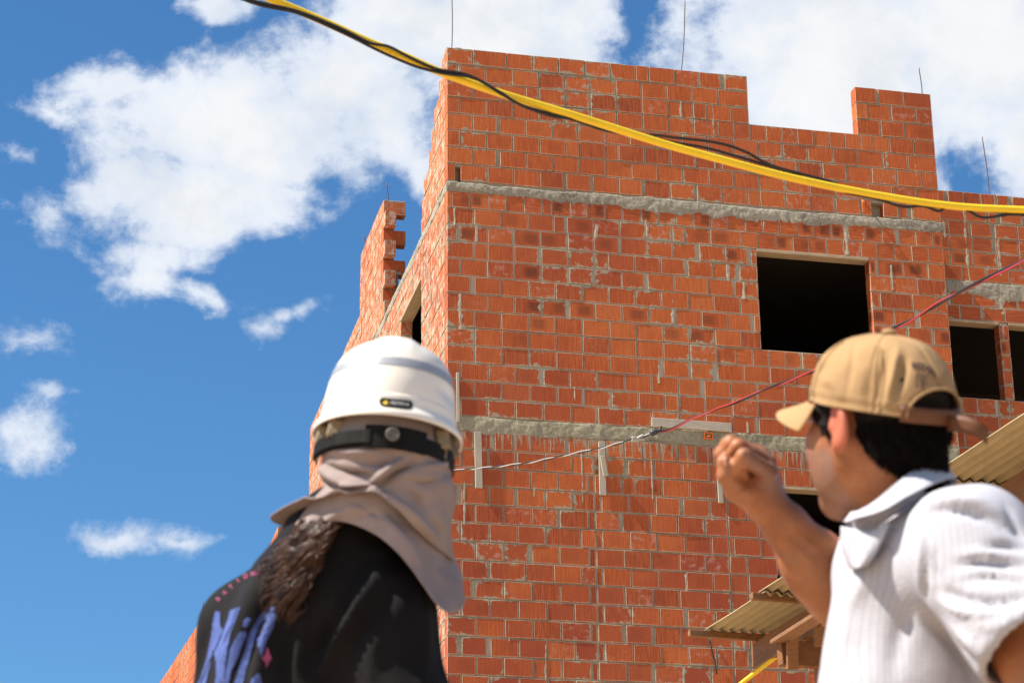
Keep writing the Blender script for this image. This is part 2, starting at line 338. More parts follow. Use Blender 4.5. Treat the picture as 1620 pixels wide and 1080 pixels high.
# ------------------------------------------------------------------ brick walls, brick by brick
TH = .14
class BrickWall:
    def __init__(s, O, ux, nin, seed, th=TH):
        """O top corner, ux along the wall, nin pointing into the wall's thickness"""
        s.O, s.ux, s.nin, s.th = map(np.asarray, (O, ux, nin, th)); s.rng = random.Random(seed)
        s.flip = np.cross(s.ux, ZV) @ s.nin < 0
        s.v = []; s.f = []; s.uvb = []; s.uvw = []; s.bk = []; s.hf = []; s.core = MB()
    def pt(s, u, h, d): return s.O + u * s.ux - h * ZV + d * s.nin
    def brick(s, u0, u1, h0, h1, ori=0., d0=0., th=None, proud=None):
        R = s.rng; th = s.th if th is None else th; j = lambda a: R.uniform(-a, a)
        pr = -.0025 + j(.003) + d0 if proud is None else -proud + d0
        b = .0045; c = []
        for (u, h) in ((u0, h0), (u1, h0), (u1, h1), (u0, h1)): c.append((u + j(.0025), h + j(.002)))
        sg = ((1, 1), (-1, 1), (-1, -1), (1, -1))
        ring0 = [s.pt(u + b * a, h + b * e, pr + j(.001)) for (u, h), (a, e) in zip(c, sg)]
        ring1 = [s.pt(u, h, pr + b) for (u, h) in c]; ring2 = [s.pt(u, h, d0 + th - .002) for (u, h) in c]
        n = len(s.v); s.v += ring0 + ring1 + ring2
        F = [(0, 1, 2, 3)] + [(a, a + 4, (a + 1) % 4 + 4, (a + 1) % 4) for a in range(4)] + [(a + 4, a + 8, (a + 1) % 4 + 8, (a + 1) % 4 + 4) for a in range(4)] + [(11, 10, 9, 8)]
        hw, hh = (u1 - u0) / 2, (h1 - h0) / 2; cu, ch = (u0 + u1) / 2, (h0 + h1) / 2
        r1, r2 = R.random(), R.random()
        loc = [(u - cu, h - ch) for u, h in c]
        for k, f in enumerate(F):
            s.f.append(tuple(n + i for i in (f if not s.flip else f[::-1])))
            for i in (f if not s.flip else f[::-1]):
                x, y = loc[i % 4]; w, z = c[i % 4]
                if 5 <= k <= 8 and i >= 8:       # run the pattern through the thickness on the brick's ends
                    if k in (6, 8): x -= (1 if x > 0 else -1) * min(th, 2 * hw) * .9; w += th
                    else: y -= (1 if y > 0 else -1) * min(th, 2 * hh) * .9; z += th
                s.uvb.append((x, y)); s.uvw.append((w, z)); s.bk.append((r1, r2, ori)); s.hf.append((hw, hh, 0))
    def course(s, h0, h1, spans, length, start, ori=0., jit=.35, wide=.10, joint=.011):
        """lay bricks between h0 and h1 over the list of solid spans"""
        R = s.rng
        for (a, b) in spans:
            u = a; first = True
            # keep the bond running across openings
            k = math.floor((a - start) / length); nxt = start + (k + 1) * length
            while u < b - .02:
                e = nxt + R.uniform(-.006, .006); q = R.random()
                if q < jit * .12: e -= length * .5
                elif q < jit * .2: e += length * .28
                if e - u < .05: e += length
                if b - e < .06: e = b
                e = min(e, b); g = joint * R.uniform(.6, 1.3)
                if R.random() < wide: g = R.uniform(.025, .055)
                g2 = g if e < b - .001 else 0
                yj = R.uniform(-.002, .002)
                s.brick(u, e - g2, h0 + joint * .5 + yj, h1 - joint * .5 + yj, ori)
                u = e; nxt = e + length if abs(e - nxt) > .05 else nxt + length
    def core_box(s, u0, u1, h0, h1, d0=.007, d1=None, lift=.006):
        d1 = (s.th - .006) if d1 is None else d1
        s.core.hexa([s.pt(u0, h0 + lift, d0), s.pt(u1, h0 + lift, d0), s.pt(u1, h1, d0), s.pt(u0, h1, d0), s.pt(u0, h0 + lift, d1), s.pt(u1, h0 + lift, d1), s.pt(u1, h1, d1), s.pt(u0, h1, d1)])
    def build(s, name, parent, mat='brick'):
        """bricks and the mortar bed between them as ONE mesh with two materials"""
        n = len(s.v); nb = len(s.f)
        me = bpy.data.meshes.new(name)
        me.from_pydata([tuple(map(float, v)) for v in s.v + s.core.v], [], s.f + [tuple(n + i for i in f) for f in s.core.f]); me.update()
        pad = sum(len(f) for f in s.core.f)
        for nm, data in (('brick', s.uvb), ('wall', s.uvw)):
            l = me.uv_layers.new(name=nm); l.data.foreach_set('uv', np.array(list(data) + [(0, 0)] * pad, np.float32).ravel())
        for nm, data in (('bk', s.bk), ('half', s.hf)):
            a = me.attributes.new(nm, 'FLOAT_VECTOR', 'CORNER'); a.data.foreach_set('vector', np.array(list(data) + [(0, 0, 0)] * pad, np.float32).ravel())
        o = link(name, me, [M[mat], M['mortar']], parent)
        me.polygons.foreach_set('material_index', np.array([0] * nb + [1] * len(s.core.f), np.int32)); me.update(); return o

def band(name, O, ux, nout, u0, u1, hb, ht, mat, parent, prot=.018, rag=.03, seed=0, depth=.10):
    """a poured concrete band with a lumpy face and a ragged lower lip; ht, hb functions of u"""
    n = int((u1 - u0) / .018) + 2; us = np.linspace(u0, u1, n); rows = 9; G = np.zeros((rows + 4, n, 3))
    for j, u in enumerate(us):
        q = np.array([[u, 0, seed * 7.]])
        tp = ht(u) + .008 * fbm(q, 7., seed)[0] + .004 * vnoise(q, 30., seed)[0]
        bt = hb(u) + rag * (.40 * fbm(q, 5., seed + 3)[0] + .3 * abs(vnoise(q, 19., seed + 5)[0]) + .5 * max(0, vnoise(q, 26., seed + 9)[0]) ** 1.5)
        for i in range(rows):
            f = i / (rows - 1); h = tp + (bt - tp) * f
            bul = prot * (.35 + .65 * math.sin(math.pi * min(1, f * .9 + .1)) ** .6) + .0045 * fbm(np.array([[u, h, seed]]), 17., seed, 4)[0]
            if i == 0: bul = prot * .1
            if i == rows - 1: bul = prot * .35
            G[i + 2, j] = O + u * ux - h * ZV + nout * bul
        G[1, j] = O + u * ux - tp * ZV - nout * .012; G[0, j] = O + u * ux - tp * ZV - nout * depth
        G[rows + 2, j] = O + u * ux - bt * ZV - nout * .012; G[rows + 3, j] = O + u * ux - bt * ZV - nout * depth
    mb = MB(); mb.grid(G)
    # close the two ends
    for j in (0, n - 1):
        c = len(mb.v); mb.v += list(G[:, j]); mb.f.append(tuple(range(c, c + rows + 4)) if j else tuple(range(c + rows + 3, c - 1, -1)))
    return mb.build(name, mat, parent)

GROUND_H = CORNER[2]
bld = empty('brick_building', B(0, GROUND_H), 'tall unfinished red brick building with bare window openings and notched roofline', 'building')
UR = 5.68
# -------- front wall
fw = BrickWall(B(0, 0), DU, DS, 3)
BL = .2965
W1 = (3.475, 4.787); W2 = (3.53, 4.815)
H_A = [i * .2025 for i in range(9)]                              # parapet courses 0..1.62
H_B = [1.742 + i * (4.315 - 1.742) / 13 for i in range(14)]      # storey between the bands
H_C = [4.475 + i * .1995 for i in range(60)]
def cutspans(a, b, *holes):
    sp_ = [(a, b)]
    for (x0, x1) in holes:
        sp_ = [q for (s0, s1) in sp_ for q in ((s0, min(s1, x0)), (max(s0, x1), s1)) if q[1] - q[0] > .02]
    return sp_
for k in range(8):
    spn = [(0, UR)] if k >= 3 else [(0, 3.464), (4.757, UR)]
    if k == 3:
        fw.course(H_A[k], H_A[k + 1], [(0, 3.1)], BL, -BL / 2 + BL, 0); fw.course(H_A[k], H_A[k + 1], [(3.1, 4.93)], .187, 3.1, 0, jit=0, wide=0, joint=.007); fw.course(H_A[k], H_A[k + 1], [(4.93, UR)], BL, .1, 0)
    elif k == 7:                                                 # hole with the loose conduit
        fw.course(H_A[k], H_A[k + 1], cutspans(0, UR, (4.86, 5.0), (.09, .15)), BL, BL / 2, 0, wide=.4)
    else: fw.course(H_A[k], H_A[k + 1], spn, BL, 0 if k % 2 == 0 else BL / 2, 0, wide=.06)
for j in range(13):
    spn = cutspans(0, UR, W1) if 2 <= j <= 7 else [(0, UR)]
    if j == 0: fw.course(H_B[j], H_B[j + 1], spn, .2, .06, 1, jit=.1, wide=.05, joint=.008)
    elif j == 1: fw.course(H_B[j], H_B[j + 1], [(0, 3.3)], BL, 0, 0, jit=.8); fw.course(H_B[j], H_B[j + 1], [(3.3, UR)], .2, 3.3, 1, jit=.2, joint=.008)
    elif j == 8: fw.course(H_B[j], H_B[j + 1], [(0, 3.18)], BL, 0, 0); fw.course(H_B[j], H_B[j + 1], [(3.18, 5.0)], .19, 3.18, 1, jit=0, wide=0, joint=.008); fw.course(H_B[j], H_B[j + 1], [(5., UR)], BL, .1, 0)
    else: fw.course(H_B[j], H_B[j + 1], spn, BL, (BL / 2 if j % 2 == 0 else 0), 0, wide=.16)
for j in range(44):
    h0, h1 = H_C[j], min(H_C[j + 1], GROUND_H + .1)
    spn = cutspans(0, UR, W2) if 2 <= j <= 7 else [(0, UR)]
    st = BL / 2 if j % 2 else 0
    if j == 0: fw.course(h0, h1, spn, .2, .1, 1, jit=.1, wide=.1, joint=.008); continue
    # the tie with the inner wall shows as a ladder of slivers
    tie = 1.60 if j % 2 else 1.53
    fw.course(h0, h1, cutspans(0, tie - .04), BL, st, 0, wide=.10)
    fw.brick(tie - .03, tie + .03, h0 + .008, h1 - .006, 0, proud=-.006)
    fw.course(h0, h1, [(tie + .042, min(3.0, UR))], BL, tie + .042, 0, wide=.14)
    rest = [(max(a, 3.012), b) for a, b in spn if b > 3.012]
    fw.course(h0, h1, rest, BL, 3.07 if j % 2 else 3.2, 0, jit=.9, wide=.16)
# mortar bed
for a in (0, 4.757):
    b_ = 3.464 if a == 0 else UR
    fw.core_box(a + .006, b_ - .006, 0, .62)
fw.core_box(.006, UR - .006, .60, 1.45); fw.core_box(.006, .085, 1.44, 1.66); fw.core_box(.155, 4.855, 1.44, 1.66); fw.core_box(5.005, UR - .006, 1.44, 1.66)
fw.core_box(.006, UR - .006, 1.66, 2.13); fw.core_box(.006, W1[0] - .006, 2.12, 3.32); fw.core_box(W1[1] + .006, UR - .006, 2.12, 3.32)
fw.core_box(.006, UR - .006, 3.318, 4.87); fw.core_box(.006, W2[0] - .006, 4.86, 6.08); fw.core_box(W2[1] + .006, UR - .006, 4.86, 6.08); fw.core_box(.006, UR - .006, 6.08, GROUND_H)
fw.core_box(4.80, 5.06, 1.42, 1.66, .10, .132); fw.core_box(.05, .20, 1.42, 1.66, .10, .132)
# thick trowelled joints, proud of the bricks here and there
def trowel(wall, u0, u1, h0, h1, seed):
    n, m = 5, max(4, int((h1 - h0) / .02)); G = np.zeros((m, n, 3))
    for i in range(m):
        for j in range(n):
            f = j / (n - 1); h = h0 + (h1 - h0) * i / (m - 1)
            wob = .35 * (u1 - u0) * fbm(np.array([[j * 3., h, seed]]), 9., seed)[0] * (1 if j in (0, n - 1) else .3)
            d = -.008 * math.sin(math.pi * f) + .004 + .003 * vnoise(np.array([[f * 3, h * 20, seed]]), 1., seed)[0]
            G[i, j] = wall.pt(u0 + (u1 - u0) * f + wob, h, d)
    wall.core.grid(G if not wall.flip else G[:, ::-1])
for k, (a, b_, c, d) in enumerate([(.105, .175, .0, .60), (.07, .10, 1.75, 2.3), (.10, .19, 2.94, 3.35), (.30, .35, 2.10, 2.32), (1.62, 1.68, 2.0, 2.2), (2.46, 2.52, 2.75, 3.1), (3.28, 3.33, 2.15, 2.33), (3.28, 3.34, 2.55, 2.75), (3.1, 3.16, 2.35, 2.55),
        (2.2, 2.25, 1.9, 2.1), (4.5, 4.57, 1.74, 2.12), (4.72, 4.76, 1.75, 1.93), (5.02, 5.07, 2.2, 2.5), (5.1, 5.15, 3.5, 3.7), (2.28, 2.34, 3.6, 3.8), (1.35, 1.4, 3.9, 4.1), (3.25, 3.3, 3.9, 4.3), (5.4, 5.46, .78, 1.2), (5.05, 5.12, .8, 1.0), (3.02, 3.07, .4, 1.2), (2.65, 2.70, .4, .6),
        (.16, .20, 4.9, 5.5), (1.42, 1.45, 4.6, 5.2), (2.18, 2.21, 4.5, 5.1), (2.5, 2.55, 5.9, 6.1), (2.75, 2.82, 6.3, 6.5), (2.45, 2.49, 6.9, 7.1), (.62, .65, 6.5, 6.7), (1.0, 1.03, 6.6, 7.1), (3.1, 3.16, 6.2, 6.7), (2.9, 3.0, 7.1, 7.5), (.9, .94, 4.95, 5.15)]): trowel(fw, a, b_, c, d, 40 + k)
fw.build('front_wall', bld)

# -------- side wall, running back from the corner
sw = BrickWall(B(0, 0), DS, DU, 5)
RAKE = [.31, .46, .74, .90, 1.05, 1.34, 1.46, 1.52]
S0 = TH + .004; SE = 5.86; LW = (1.475, 2.80)
for k in range(8):
    h0, h1 = H_A[k], H_A[k + 1]; st = S0 if k % 2 else S0 - BL / 2
    sw.course(h0, h1, [(S0, RAKE[k])], BL, st, 0, jit=.1, wide=.12)
    a = 4.10 if k % 2 == 0 else 3.955
    if k > 5: a = 4.10 - (k - 5) * .07
    sw.course(h0, h1, [(a + (TH + .004 if k % 2 == 0 else 0), SE)], BL, a if k % 2 else a + BL / 2, 0, jit=.1, wide=.12)
    sw.core_box(S0, RAKE[k] - .01, h0, h1 + .01); sw.core_box(4.11 + TH, SE - .006, h0, h1 + .01)
for j in range(13):
    sw.course(H_B[j], H_B[j + 1], cutspans(S0, SE, LW) if 2 <= j <= 7 else [(S0, SE)], BL if j else .2, S0 - (BL / 2 if j % 2 else 0), 0 if j else 1, jit=.4, wide=.2)
for j in range(44): sw.course(H_C[j], min(H_C[j + 1], GROUND_H + .1), [(S0, SE)], BL, S0 - (BL / 2 if j % 2 else 0), 0, jit=.3, wide=.18)
sw.core_box(S0, SE - .006, 1.61, 2.13); sw.core_box(S0, LW[0] - .006, 2.12, 3.32); sw.core_box(LW[1] + .006, SE - .006, 2.12, 3.32); sw.core_box(S0, SE - .006, 3.318, GROUND_H)
sw.build('side_wall', bld, 'brick_sunlit')
# toothed return at the back corner: every other course turns the corner
tw = BrickWall(B(0, 0, 4.10), DU, DS, 8)
for k in range(8):
    if k % 2 == 0: tw.brick(0, .285 if k < 5 else .26, H_A[k] + .006, H_A[k + 1] - .006, 0)
    else: tw.core_box(.01, .12, H_A[k] - .006, H_A[k + 1] + .006, .02)
    if k >= 5: tw.brick(0, .20 + .06 * (k - 5), H_A[k] + .006, H_A[k + 1] - .006, 0, d0=.004)
tw.build('toothed_wall', bld)
# lower wing running on behind
rw = BrickWall(B(0, .86, 5.885), DS, DU, 9)
for j in range(62): rw.course(j * .2, min(j * .2 + .2, GROUND_H - .86 + .1), [(0, 4.46)], BL, -BL / 2 if j % 2 else 0, 0, jit=.2, wide=.15)
rw.core_box(.006, 4.45, 0, GROUND_H - .86); rw.build('rear_wall', bld, 'brick_sunlit')
rw = BrickWall(B(0, 1.30, 13.9), DS, DU, 10)
for j in range(8): rw.course(j * .2, j * .2 + .2, [(0, .9)], BL, -BL / 2 if j % 2 else 0)
rw.core_box(.006, .89, 0, 1.6)
for j in range(8, 62): rw.course(j * .2, min(j * .2 + .2, GROUND_H - 1.30 + .1), [(-3.4, .9)], BL, -BL / 2 if j % 2 else 0)
rw.core_box(-3.39, .89, 1.6, GROUND_H - 1.30); rw.build('rear_wall', bld)

# -------- wing on the right, set a little back
OFF = .42
R = lambda x, y: front_uh(x, y, OFF)
ru0 = UR - .3; top_r = R(1487, 300)[1]; rw1 = (R(1501, 512)[0], R(1580, 512)[0]); rw2 = (R(1595, 515)[0], R(1595, 515)[0] + .62); wt = R(1540, 511)[1]; wb = R(1545, 629)[1]
rbt = R(1497, 442)[1]; rbb = R(1497, 458)[1]
xw = BrickWall(B(0, 0, OFF), DU, DS, 12); UE = 12.4
na = round((rbt - top_r) / .2); pa = (rbt - top_r) / na
for k in range(na):
    hz = k in (1, 3) or k == na - 1
    xw.course(top_r + k * pa, top_r + (k + 1) * pa, [(ru0, UE)], .2 if (k == 0) else .285, ru0 + (.14 if k % 2 else 0), 0 if k == 0 else 1., jit=.4, wide=.22)
na2 = 2; pb = (wt - .03 - rbb) / na2
for k in range(na2): xw.course(rbb + k * pb, rbb + (k + 1) * pb, [(ru0, UE)], .27, ru0 + .1 * k, 1., jit=.6, wide=.25)
nw = round((wb - wt) / .2); pw = (wb - wt) / nw
for k in range(nw): xw.course(wt + k * pw, wt + (k + 1) * pw, cutspans(ru0, UE, rw1, rw2), .285, ru0 + (.14 if k % 2 else 0), 0, wide=.1)
j = 0; h = wb
while h < GROUND_H:
    xw.course(h, h + .2, [(ru0, UE)], .19 if j == 0 else .285, ru0 + (.14 if j % 2 else 0), 1 if j < 3 else 0, jit=.3, wide=.15); h += .2; j += 1
xw.core_box(ru0, UE - .006, top_r, wt - .035); xw.core_box(ru0, rw1[0] - .006, wt - .035, wb); xw.core_box(rw1[1] + .006, rw2[0] - .006, wt - .035, wb); xw.core_box(rw2[1] + .006, UE - .006, wt - .035, wb); xw.core_box(ru0, UE - .006, wb, GROUND_H)
for k, (a, b_, c, d) in enumerate([(ru0 + .75, ru0 + .81, top_r + .25, rbt), (ru0 + 1.15, ru0 + 1.2, top_r, rbt - .1), (rw1[1] + .0, rw1[1] + .12, rbb - .02, rbb + .25), (ru0 + .5, ru0 + .55, top_r + .4, top_r + .6)]): trowel(xw, a, b_, c, d, 90 + k)
xw.build('wing_wall', bld)

# -------- poured bands
lin = lambda a, b_, u0, u1: (lambda u: a + (b_ - a) * (u - u0) / (u1 - u0))
def ub_bot(u): return 1.705 + .075 * min(1, u / 2.6) - (.04 * max(0, (u - 3) / 2.68))
band('floor_band', B(0, 0), DU, -DS, 0, UR + .03, ub_bot, lambda u: 1.632 + .01 * math.sin(u * 2), M['concrete'], bld, .010, .055, 1)
band('floor_band', B(0, 0), DS, -DU, 0.0, SE, lambda s: 1.735, lambda s: 1.635, M['concrete'], bld, .010, .035, 2)
band('floor_band', B(0, 0), DU, -DS, 0, UR, lambda u: 4.465 + .02 * math.sin(u * 1.7), lambda u: 4.315 - .01 * u / 3, M['concrete_low'], bld, .006, .035, 3)
band('floor_band', B(0, 0), DS, -DU, 0.0, SE, lambda s: 4.46, lambda s: 4.315, M['concrete_low'], bld, .006, .03, 4)
band('floor_band', B(0, 0, OFF), DU, -DS, ru0, UE, lambda u: rbb + .05 * (u - ru0), lambda u: rbt, M['concrete'], bld, .007, .045, 5)
# -------- lintels
def lintel(wall, u0, u1, h0, h1, over=.0):
    mb = MB(); mb.hexa([wall.pt(u0 - over, h0, -.006), wall.pt(u1 + over, h0, -.006), wall.pt(u1 + over, h1, -.006), wall.pt(u0 - over, h1, -.006)] + [wall.pt(u0 - over, h0, wall.th), wall.pt(u1 + over, h0, wall.th), wall.pt(u1 + over, h1, wall.th), wall.pt(u0 - over, h1, wall.th)])
    o = mb.build('lintel', M['lintel_wood'], bld); modify(o, 'BEVEL', width=.004); return o
lintel(fw, W1[0] + .002, W1[1] - .002, 2.135, 2.168); lintel(fw, W2[0] + .002, W2[1] - .002, 4.872, 4.902)
lintel(sw, LW[0] + .002, LW[1] - .002, 2.135, 2.168); lintel(xw, rw1[0] + .002, rw1[1] - .002, wt - .034, wt - .004); lintel(xw, rw2[0] + .002, rw2[1] - .002, wt - .034, wt - .004)
# -------- floors and inner walls that keep the rooms dark
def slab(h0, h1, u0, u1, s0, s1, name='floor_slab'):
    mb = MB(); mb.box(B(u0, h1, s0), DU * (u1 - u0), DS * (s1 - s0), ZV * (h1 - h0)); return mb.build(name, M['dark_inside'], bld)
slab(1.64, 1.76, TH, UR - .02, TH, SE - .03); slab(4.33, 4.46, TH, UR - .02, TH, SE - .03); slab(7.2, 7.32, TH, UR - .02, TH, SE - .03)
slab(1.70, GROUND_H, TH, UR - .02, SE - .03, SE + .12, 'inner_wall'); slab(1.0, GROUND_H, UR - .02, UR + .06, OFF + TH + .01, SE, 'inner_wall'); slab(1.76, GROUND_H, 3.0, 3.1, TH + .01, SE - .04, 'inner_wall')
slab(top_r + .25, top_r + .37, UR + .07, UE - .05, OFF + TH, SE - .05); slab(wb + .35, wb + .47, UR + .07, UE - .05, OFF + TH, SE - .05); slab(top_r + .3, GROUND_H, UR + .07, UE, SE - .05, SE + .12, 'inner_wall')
# -------- starter bars standing out of the wall tops
def rebar(a, b, r=.006, parent=bld):
    a, b = np.asarray(a), np.asarray(b); pts = np.array([a + (b - a) * f + .012 * math.sin(f * 4) * DU for f in np.linspace(0, 1, 9)])
    mb = MB(); mb.tube(pts, r, 6); return mb.build('rebar', M['steel'], parent, True)
def bar_at(px, y0, y1, off, lean=0, r=.006):
    base = onplane(px, y0, CORNER + off * DS, DS); top = onplane(px + lean, y1, CORNER + off * DS, DS); rebar(base - ZV * .15, top, r)
bar_at(714, 78, -60, .07); bar_at(1075, 112, 2, .07, 10); bar_at(1457, 148, 108, .07, -2); bar_at(1564, 306, 217, OFF + .07, -9)
bar_at(613, 325, 289, 4.2, 0, .007); bar_at(577, 392, 372, 5.7, 0, .007)

# -------- bare houses further off
fc = at(317, 981, 40.); fdx = np.array([.959, .283, 0]); fdy = np.array([-.283, .959, 0])
far = empty('brick_house', (fc[0], fc[1], 0), 'narrow raw brick house top far behind the black shirted worker', 'house')
for nm, ux, nin, L, seed in (('side_wall', fdy, fdx, 7., 21), ('front_wall', fdx, fdy, 5., 22)):
    w_ = BrickWall(fc, ux, nin, seed); L0 = TH + .004 if nm == 'side_wall' else 0
    for j in range(int(fc[2] / .2) + 1): w_.course(j * .2, j * .2 + .2, [(L0, L)], BL, -BL / 2 if j % 2 else 0, 0, wide=.15)
    w_.core_box(L0 + .006, L, 0, fc[2]); w_.build(nm, far)
for a in (.1, .42): rebar(fc + fdx * a * .6 + fdy * .1 - ZV * .2, fc + fdx * a * .6 + fdy * .1 + ZV * .34, .008, far)

# -------- ground
def ground():
    n = 90; xs = np.concatenate([-np.geomspace(900, .6, n // 2), np.geomspace(.6, 900, n // 2)])
    ys = xs + 12; X, Y = np.meshgrid(xs, ys); P = np.stack([X, Y, 0 * X], -1)
    Z = .04 * fbm(P, .7, 5) * np.clip(np.hypot(X, Y) / 4, 0, 1) - .03
    Z[(np.hypot(X, Y - 3) < 3.)] *= .3
    mb = MB(); mb.grid(np.stack([X, Y, Z], -1)); m, t, b = material('dry_earth'); co = obj_coord(t)
    n1 = t.noise(co, .35, 5); n2 = t.noise(co, 9, 6, .7); n3 = t.noise(co, 60, 3)
    t.set(b.inputs['Base Color'], t.ramp(t.math('ADD', t.math('MULTIPLY', n1, .5), t.math('MULTIPLY', n2, .5)), (.3, (.34, .22, .14)), (.5, (.46, .33, .22)), (.7, (.56, .44, .32))))
    b.inputs['Roughness'].default_value = .95; t.set(b.inputs['Normal'], t.bump(t.math('ADD', n2, n3), .6, .03))
    tag(mb.build('ground', m, None, True), 'bare trodden earth of the building site', 'ground', kind='structure')
ground()
# ------------------------------------------------------------------ boards nailed to the front wall
def plank(p0, p1, w, t, mat, label, off=.004, notch=None):
    """bar lying on the front wall between two photo points"""
    t = t * .8; a = B(*front_uh(*p0)) - DS * (off + t / 2); b = B(*front_uh(*p1)) - DS * (off + t / 2)
    mb = MB(); mb.beam(a, b, t, w, up=DS)
    if notch is not None: mb.beam(B(*front_uh(*notch[0])) - DS * (off + t * 1.5 + .002), B(*front_uh(*notch[1])) - DS * (off + t * 1.5 + .002), t, w * .75, up=DS)
    o = mb.build('wooden_board', mat); modify(o, 'BEVEL', width=.003); tag(o, label, 'board', 'boards fixed to the front wall'); return o
plank((755, 684), (757, 773), .075, .025, M['form_wood_v'], 'weathered upright board on bricks just right of the white hard hat', .012)
plank((951, 699), (953, 784), .072, .025, M['form_wood_v'], 'upright board with a short wood scrap nailed across it, beneath the twisted wires', .012, ((951, 723), (957, 755)))
plank((1138, 757), (1140, 796), .055, .025, M['form_wood_v'], 'narrow upright board end seen just below the raised fist')
plank((1030, 668.5), (1156, 677.5), .10, .025, M['form_wood'], 'pale level board lying along the top of the concrete band', .012)
plank((723.5, 590), (724.5, 668), .032, .02, M['form_wood_v'], 'pale upright strip mostly hidden behind the hard hat rim', .006)
def orange_bits():
    u, h = front_uh(1371, 322); mb = MB()
    for k in range(3):
        q = [B(u - .03 - .01 * k, h - .05, .03), B(u - .045 - .012 * k, h + .01, -.045 - .01 * k), B(u - .05 - .01 * k, h + .09, -.05), B(u - .06, h + .13, -.035)]
        mb.tube(spline(q, 14), .010 - .002 * k, 7)
    tag(mb.build('conduit_end', M['orange_plastic'], None, True), 'bent orange conduit stubs hanging out of a hole in the bricks', 'conduit')
    u, h = front_uh(1120, 690); mb = MB(); w, d = .05, .03
    e = empty('junction_box', B(u, h), 'small orange electrical box set in the lower concrete band', 'junction box')
    for (a, b_, c, d_) in ((-w, w, -.036, -.028), (-w, w, .028, .036), (-w, -w + .008, -.028, .028), (w - .008, w, -.028, .028)): mb.box(B(u + a, h + d_, -.03), DU * (b_ - a), DS * .045, ZV * (d_ - c))
    mb.build('frame', M['orange_plastic'], e); mb = MB(); mb.box(B(u - w + .009, h + .027, -.0), DU * (2 * w - .018), DS * .01, ZV * .054); mb.build('back_plate', M['orange_plastic'], e)
    mb = MB(); mb.tube(spline([B(u - .03, h - .01, -.01), B(u, h + .012, -.03), B(u + .03, h - .012, -.02)], 12), .006, 6); mb.build('cap_strip', M['orange_plastic'], e, True)
orange_bits()
mb = MB(); mb.tube(spline([B(*front_uh(1121, 1009), -.02), B(*front_uh(1125, 1030), -.03), B(*front_uh(1130, 1046), -.02), B(*front_uh(1133, 1066), -.02)], 24), .007, 6)
tag(mb.build('loose_cable', M['black_rubber'], None, True), 'short black wire end hanging on the bricks below the lean-to eave', 'cable')

# ------------------------------------------------------------------ cables overhead
def lay(name, pts, depth, r, mat, label, cat='cable', n=220, group=None, wob=0., sides=10):
    """cable through the listed photo points; depth may vary along it"""
    pts = np.asarray(pts, float); d = np.interp(pts[:, 0], *depth)
    extra = pts[:, 2] if pts.shape[1] > 2 else 0
    P = np.array([at(x, y, dd) for (x, y), dd in zip(pts[:, :2], d + extra)])
    mb = MB(); mb.tube(spline(P, n), r, sides); o = mb.build(name, mat, None, True); return tag(o, label, cat, group)
DEP = ((-1500, 300, 1700), (6.2, 6.6, 7.4))
ypts = [(-1500, -760), (-800, -500), (-250, -280), (180, -104), (300, -55), (439, 3), (518, 37), (577, 64), (637, 88), (696, 114), (786, 146), (912, 184), (1038, 224), (1120, 247), (1246, 280), (1372, 306), (1498, 325), (1620, 332), (1800, 334), (2000, 325)]
lay('yellow_conduit', ypts, DEP, .0112, M['yellow'], 'thick yellow cable sagging across the sky and upper wall', 'cable', sides=14)
lay('black_cable', [(-1500, -735, -.01), (-800, -480, -.01), (-250, -262, -.01), (180, -90, -.01), (300, -42, -.02), (390, -2, -.03), (470, 18, -.03), (540, 46, -.03), (585, 68, -.03), (615, 74, -.03), (650, 92, -.02), (690, 109, -.02), (740, 119, -.02), (786, 143, -.03), (824, 166, -.02), (870, 180, 0), (900, 187, 0), (960, 204, .03), (1010, 213, .03), (1040, 214, .03), (1069, 218, .02), (1116, 223, .02), (1151, 230, .02), (1183, 242, .02), (1224, 263, .02), (1309, 286, .03), (1345, 301, .03), (1388, 310, .03), (1440, 320, .03), (1480, 327, .03), (1560, 333, .03), (1620, 340, .02), (1800, 345, .02)],
    DEP, .0042, M['black_rubber'], 'upper black cable, coiling above the yellow one in a low arch', 'cable', 340, 'black cables wound round the yellow cable')
lay('black_cable', [(-1500, -745, -.01), (-800, -488, -.01), (-250, -268, -.01), (180, -84, -.01), (300, -36, -.02), (400, 5, -.03), (470, 21, -.03), (540, 51, -.03), (590, 76, -.03), (620, 90, -.02), (660, 106, -.02), (700, 116, -.02), (750, 124, -.025), (795, 150, -.03), (830, 169, -.02), (874, 184, 0), (905, 189, 0), (960, 207, .03), (1030, 218, .03), (1069, 226, .03), (1116, 234, .03), (1167, 248, .03), (1230, 267, .03), (1290, 288, .02), (1337, 304, .0), (1388, 315, 0), (1428, 327, 0), (1460, 326, 0), (1485, 334, 0), (1497, 328, 0), (1526, 331, 0), (1554, 344, 0), (1586, 341, 0), (1620, 340, 0), (1800, 352, 0)],
    DEP, .0042, M['black_rubber'], 'lower black cable, drooping in loops under the yellow one at the right', 'cable', 340, 'black cables wound round the yellow cable')
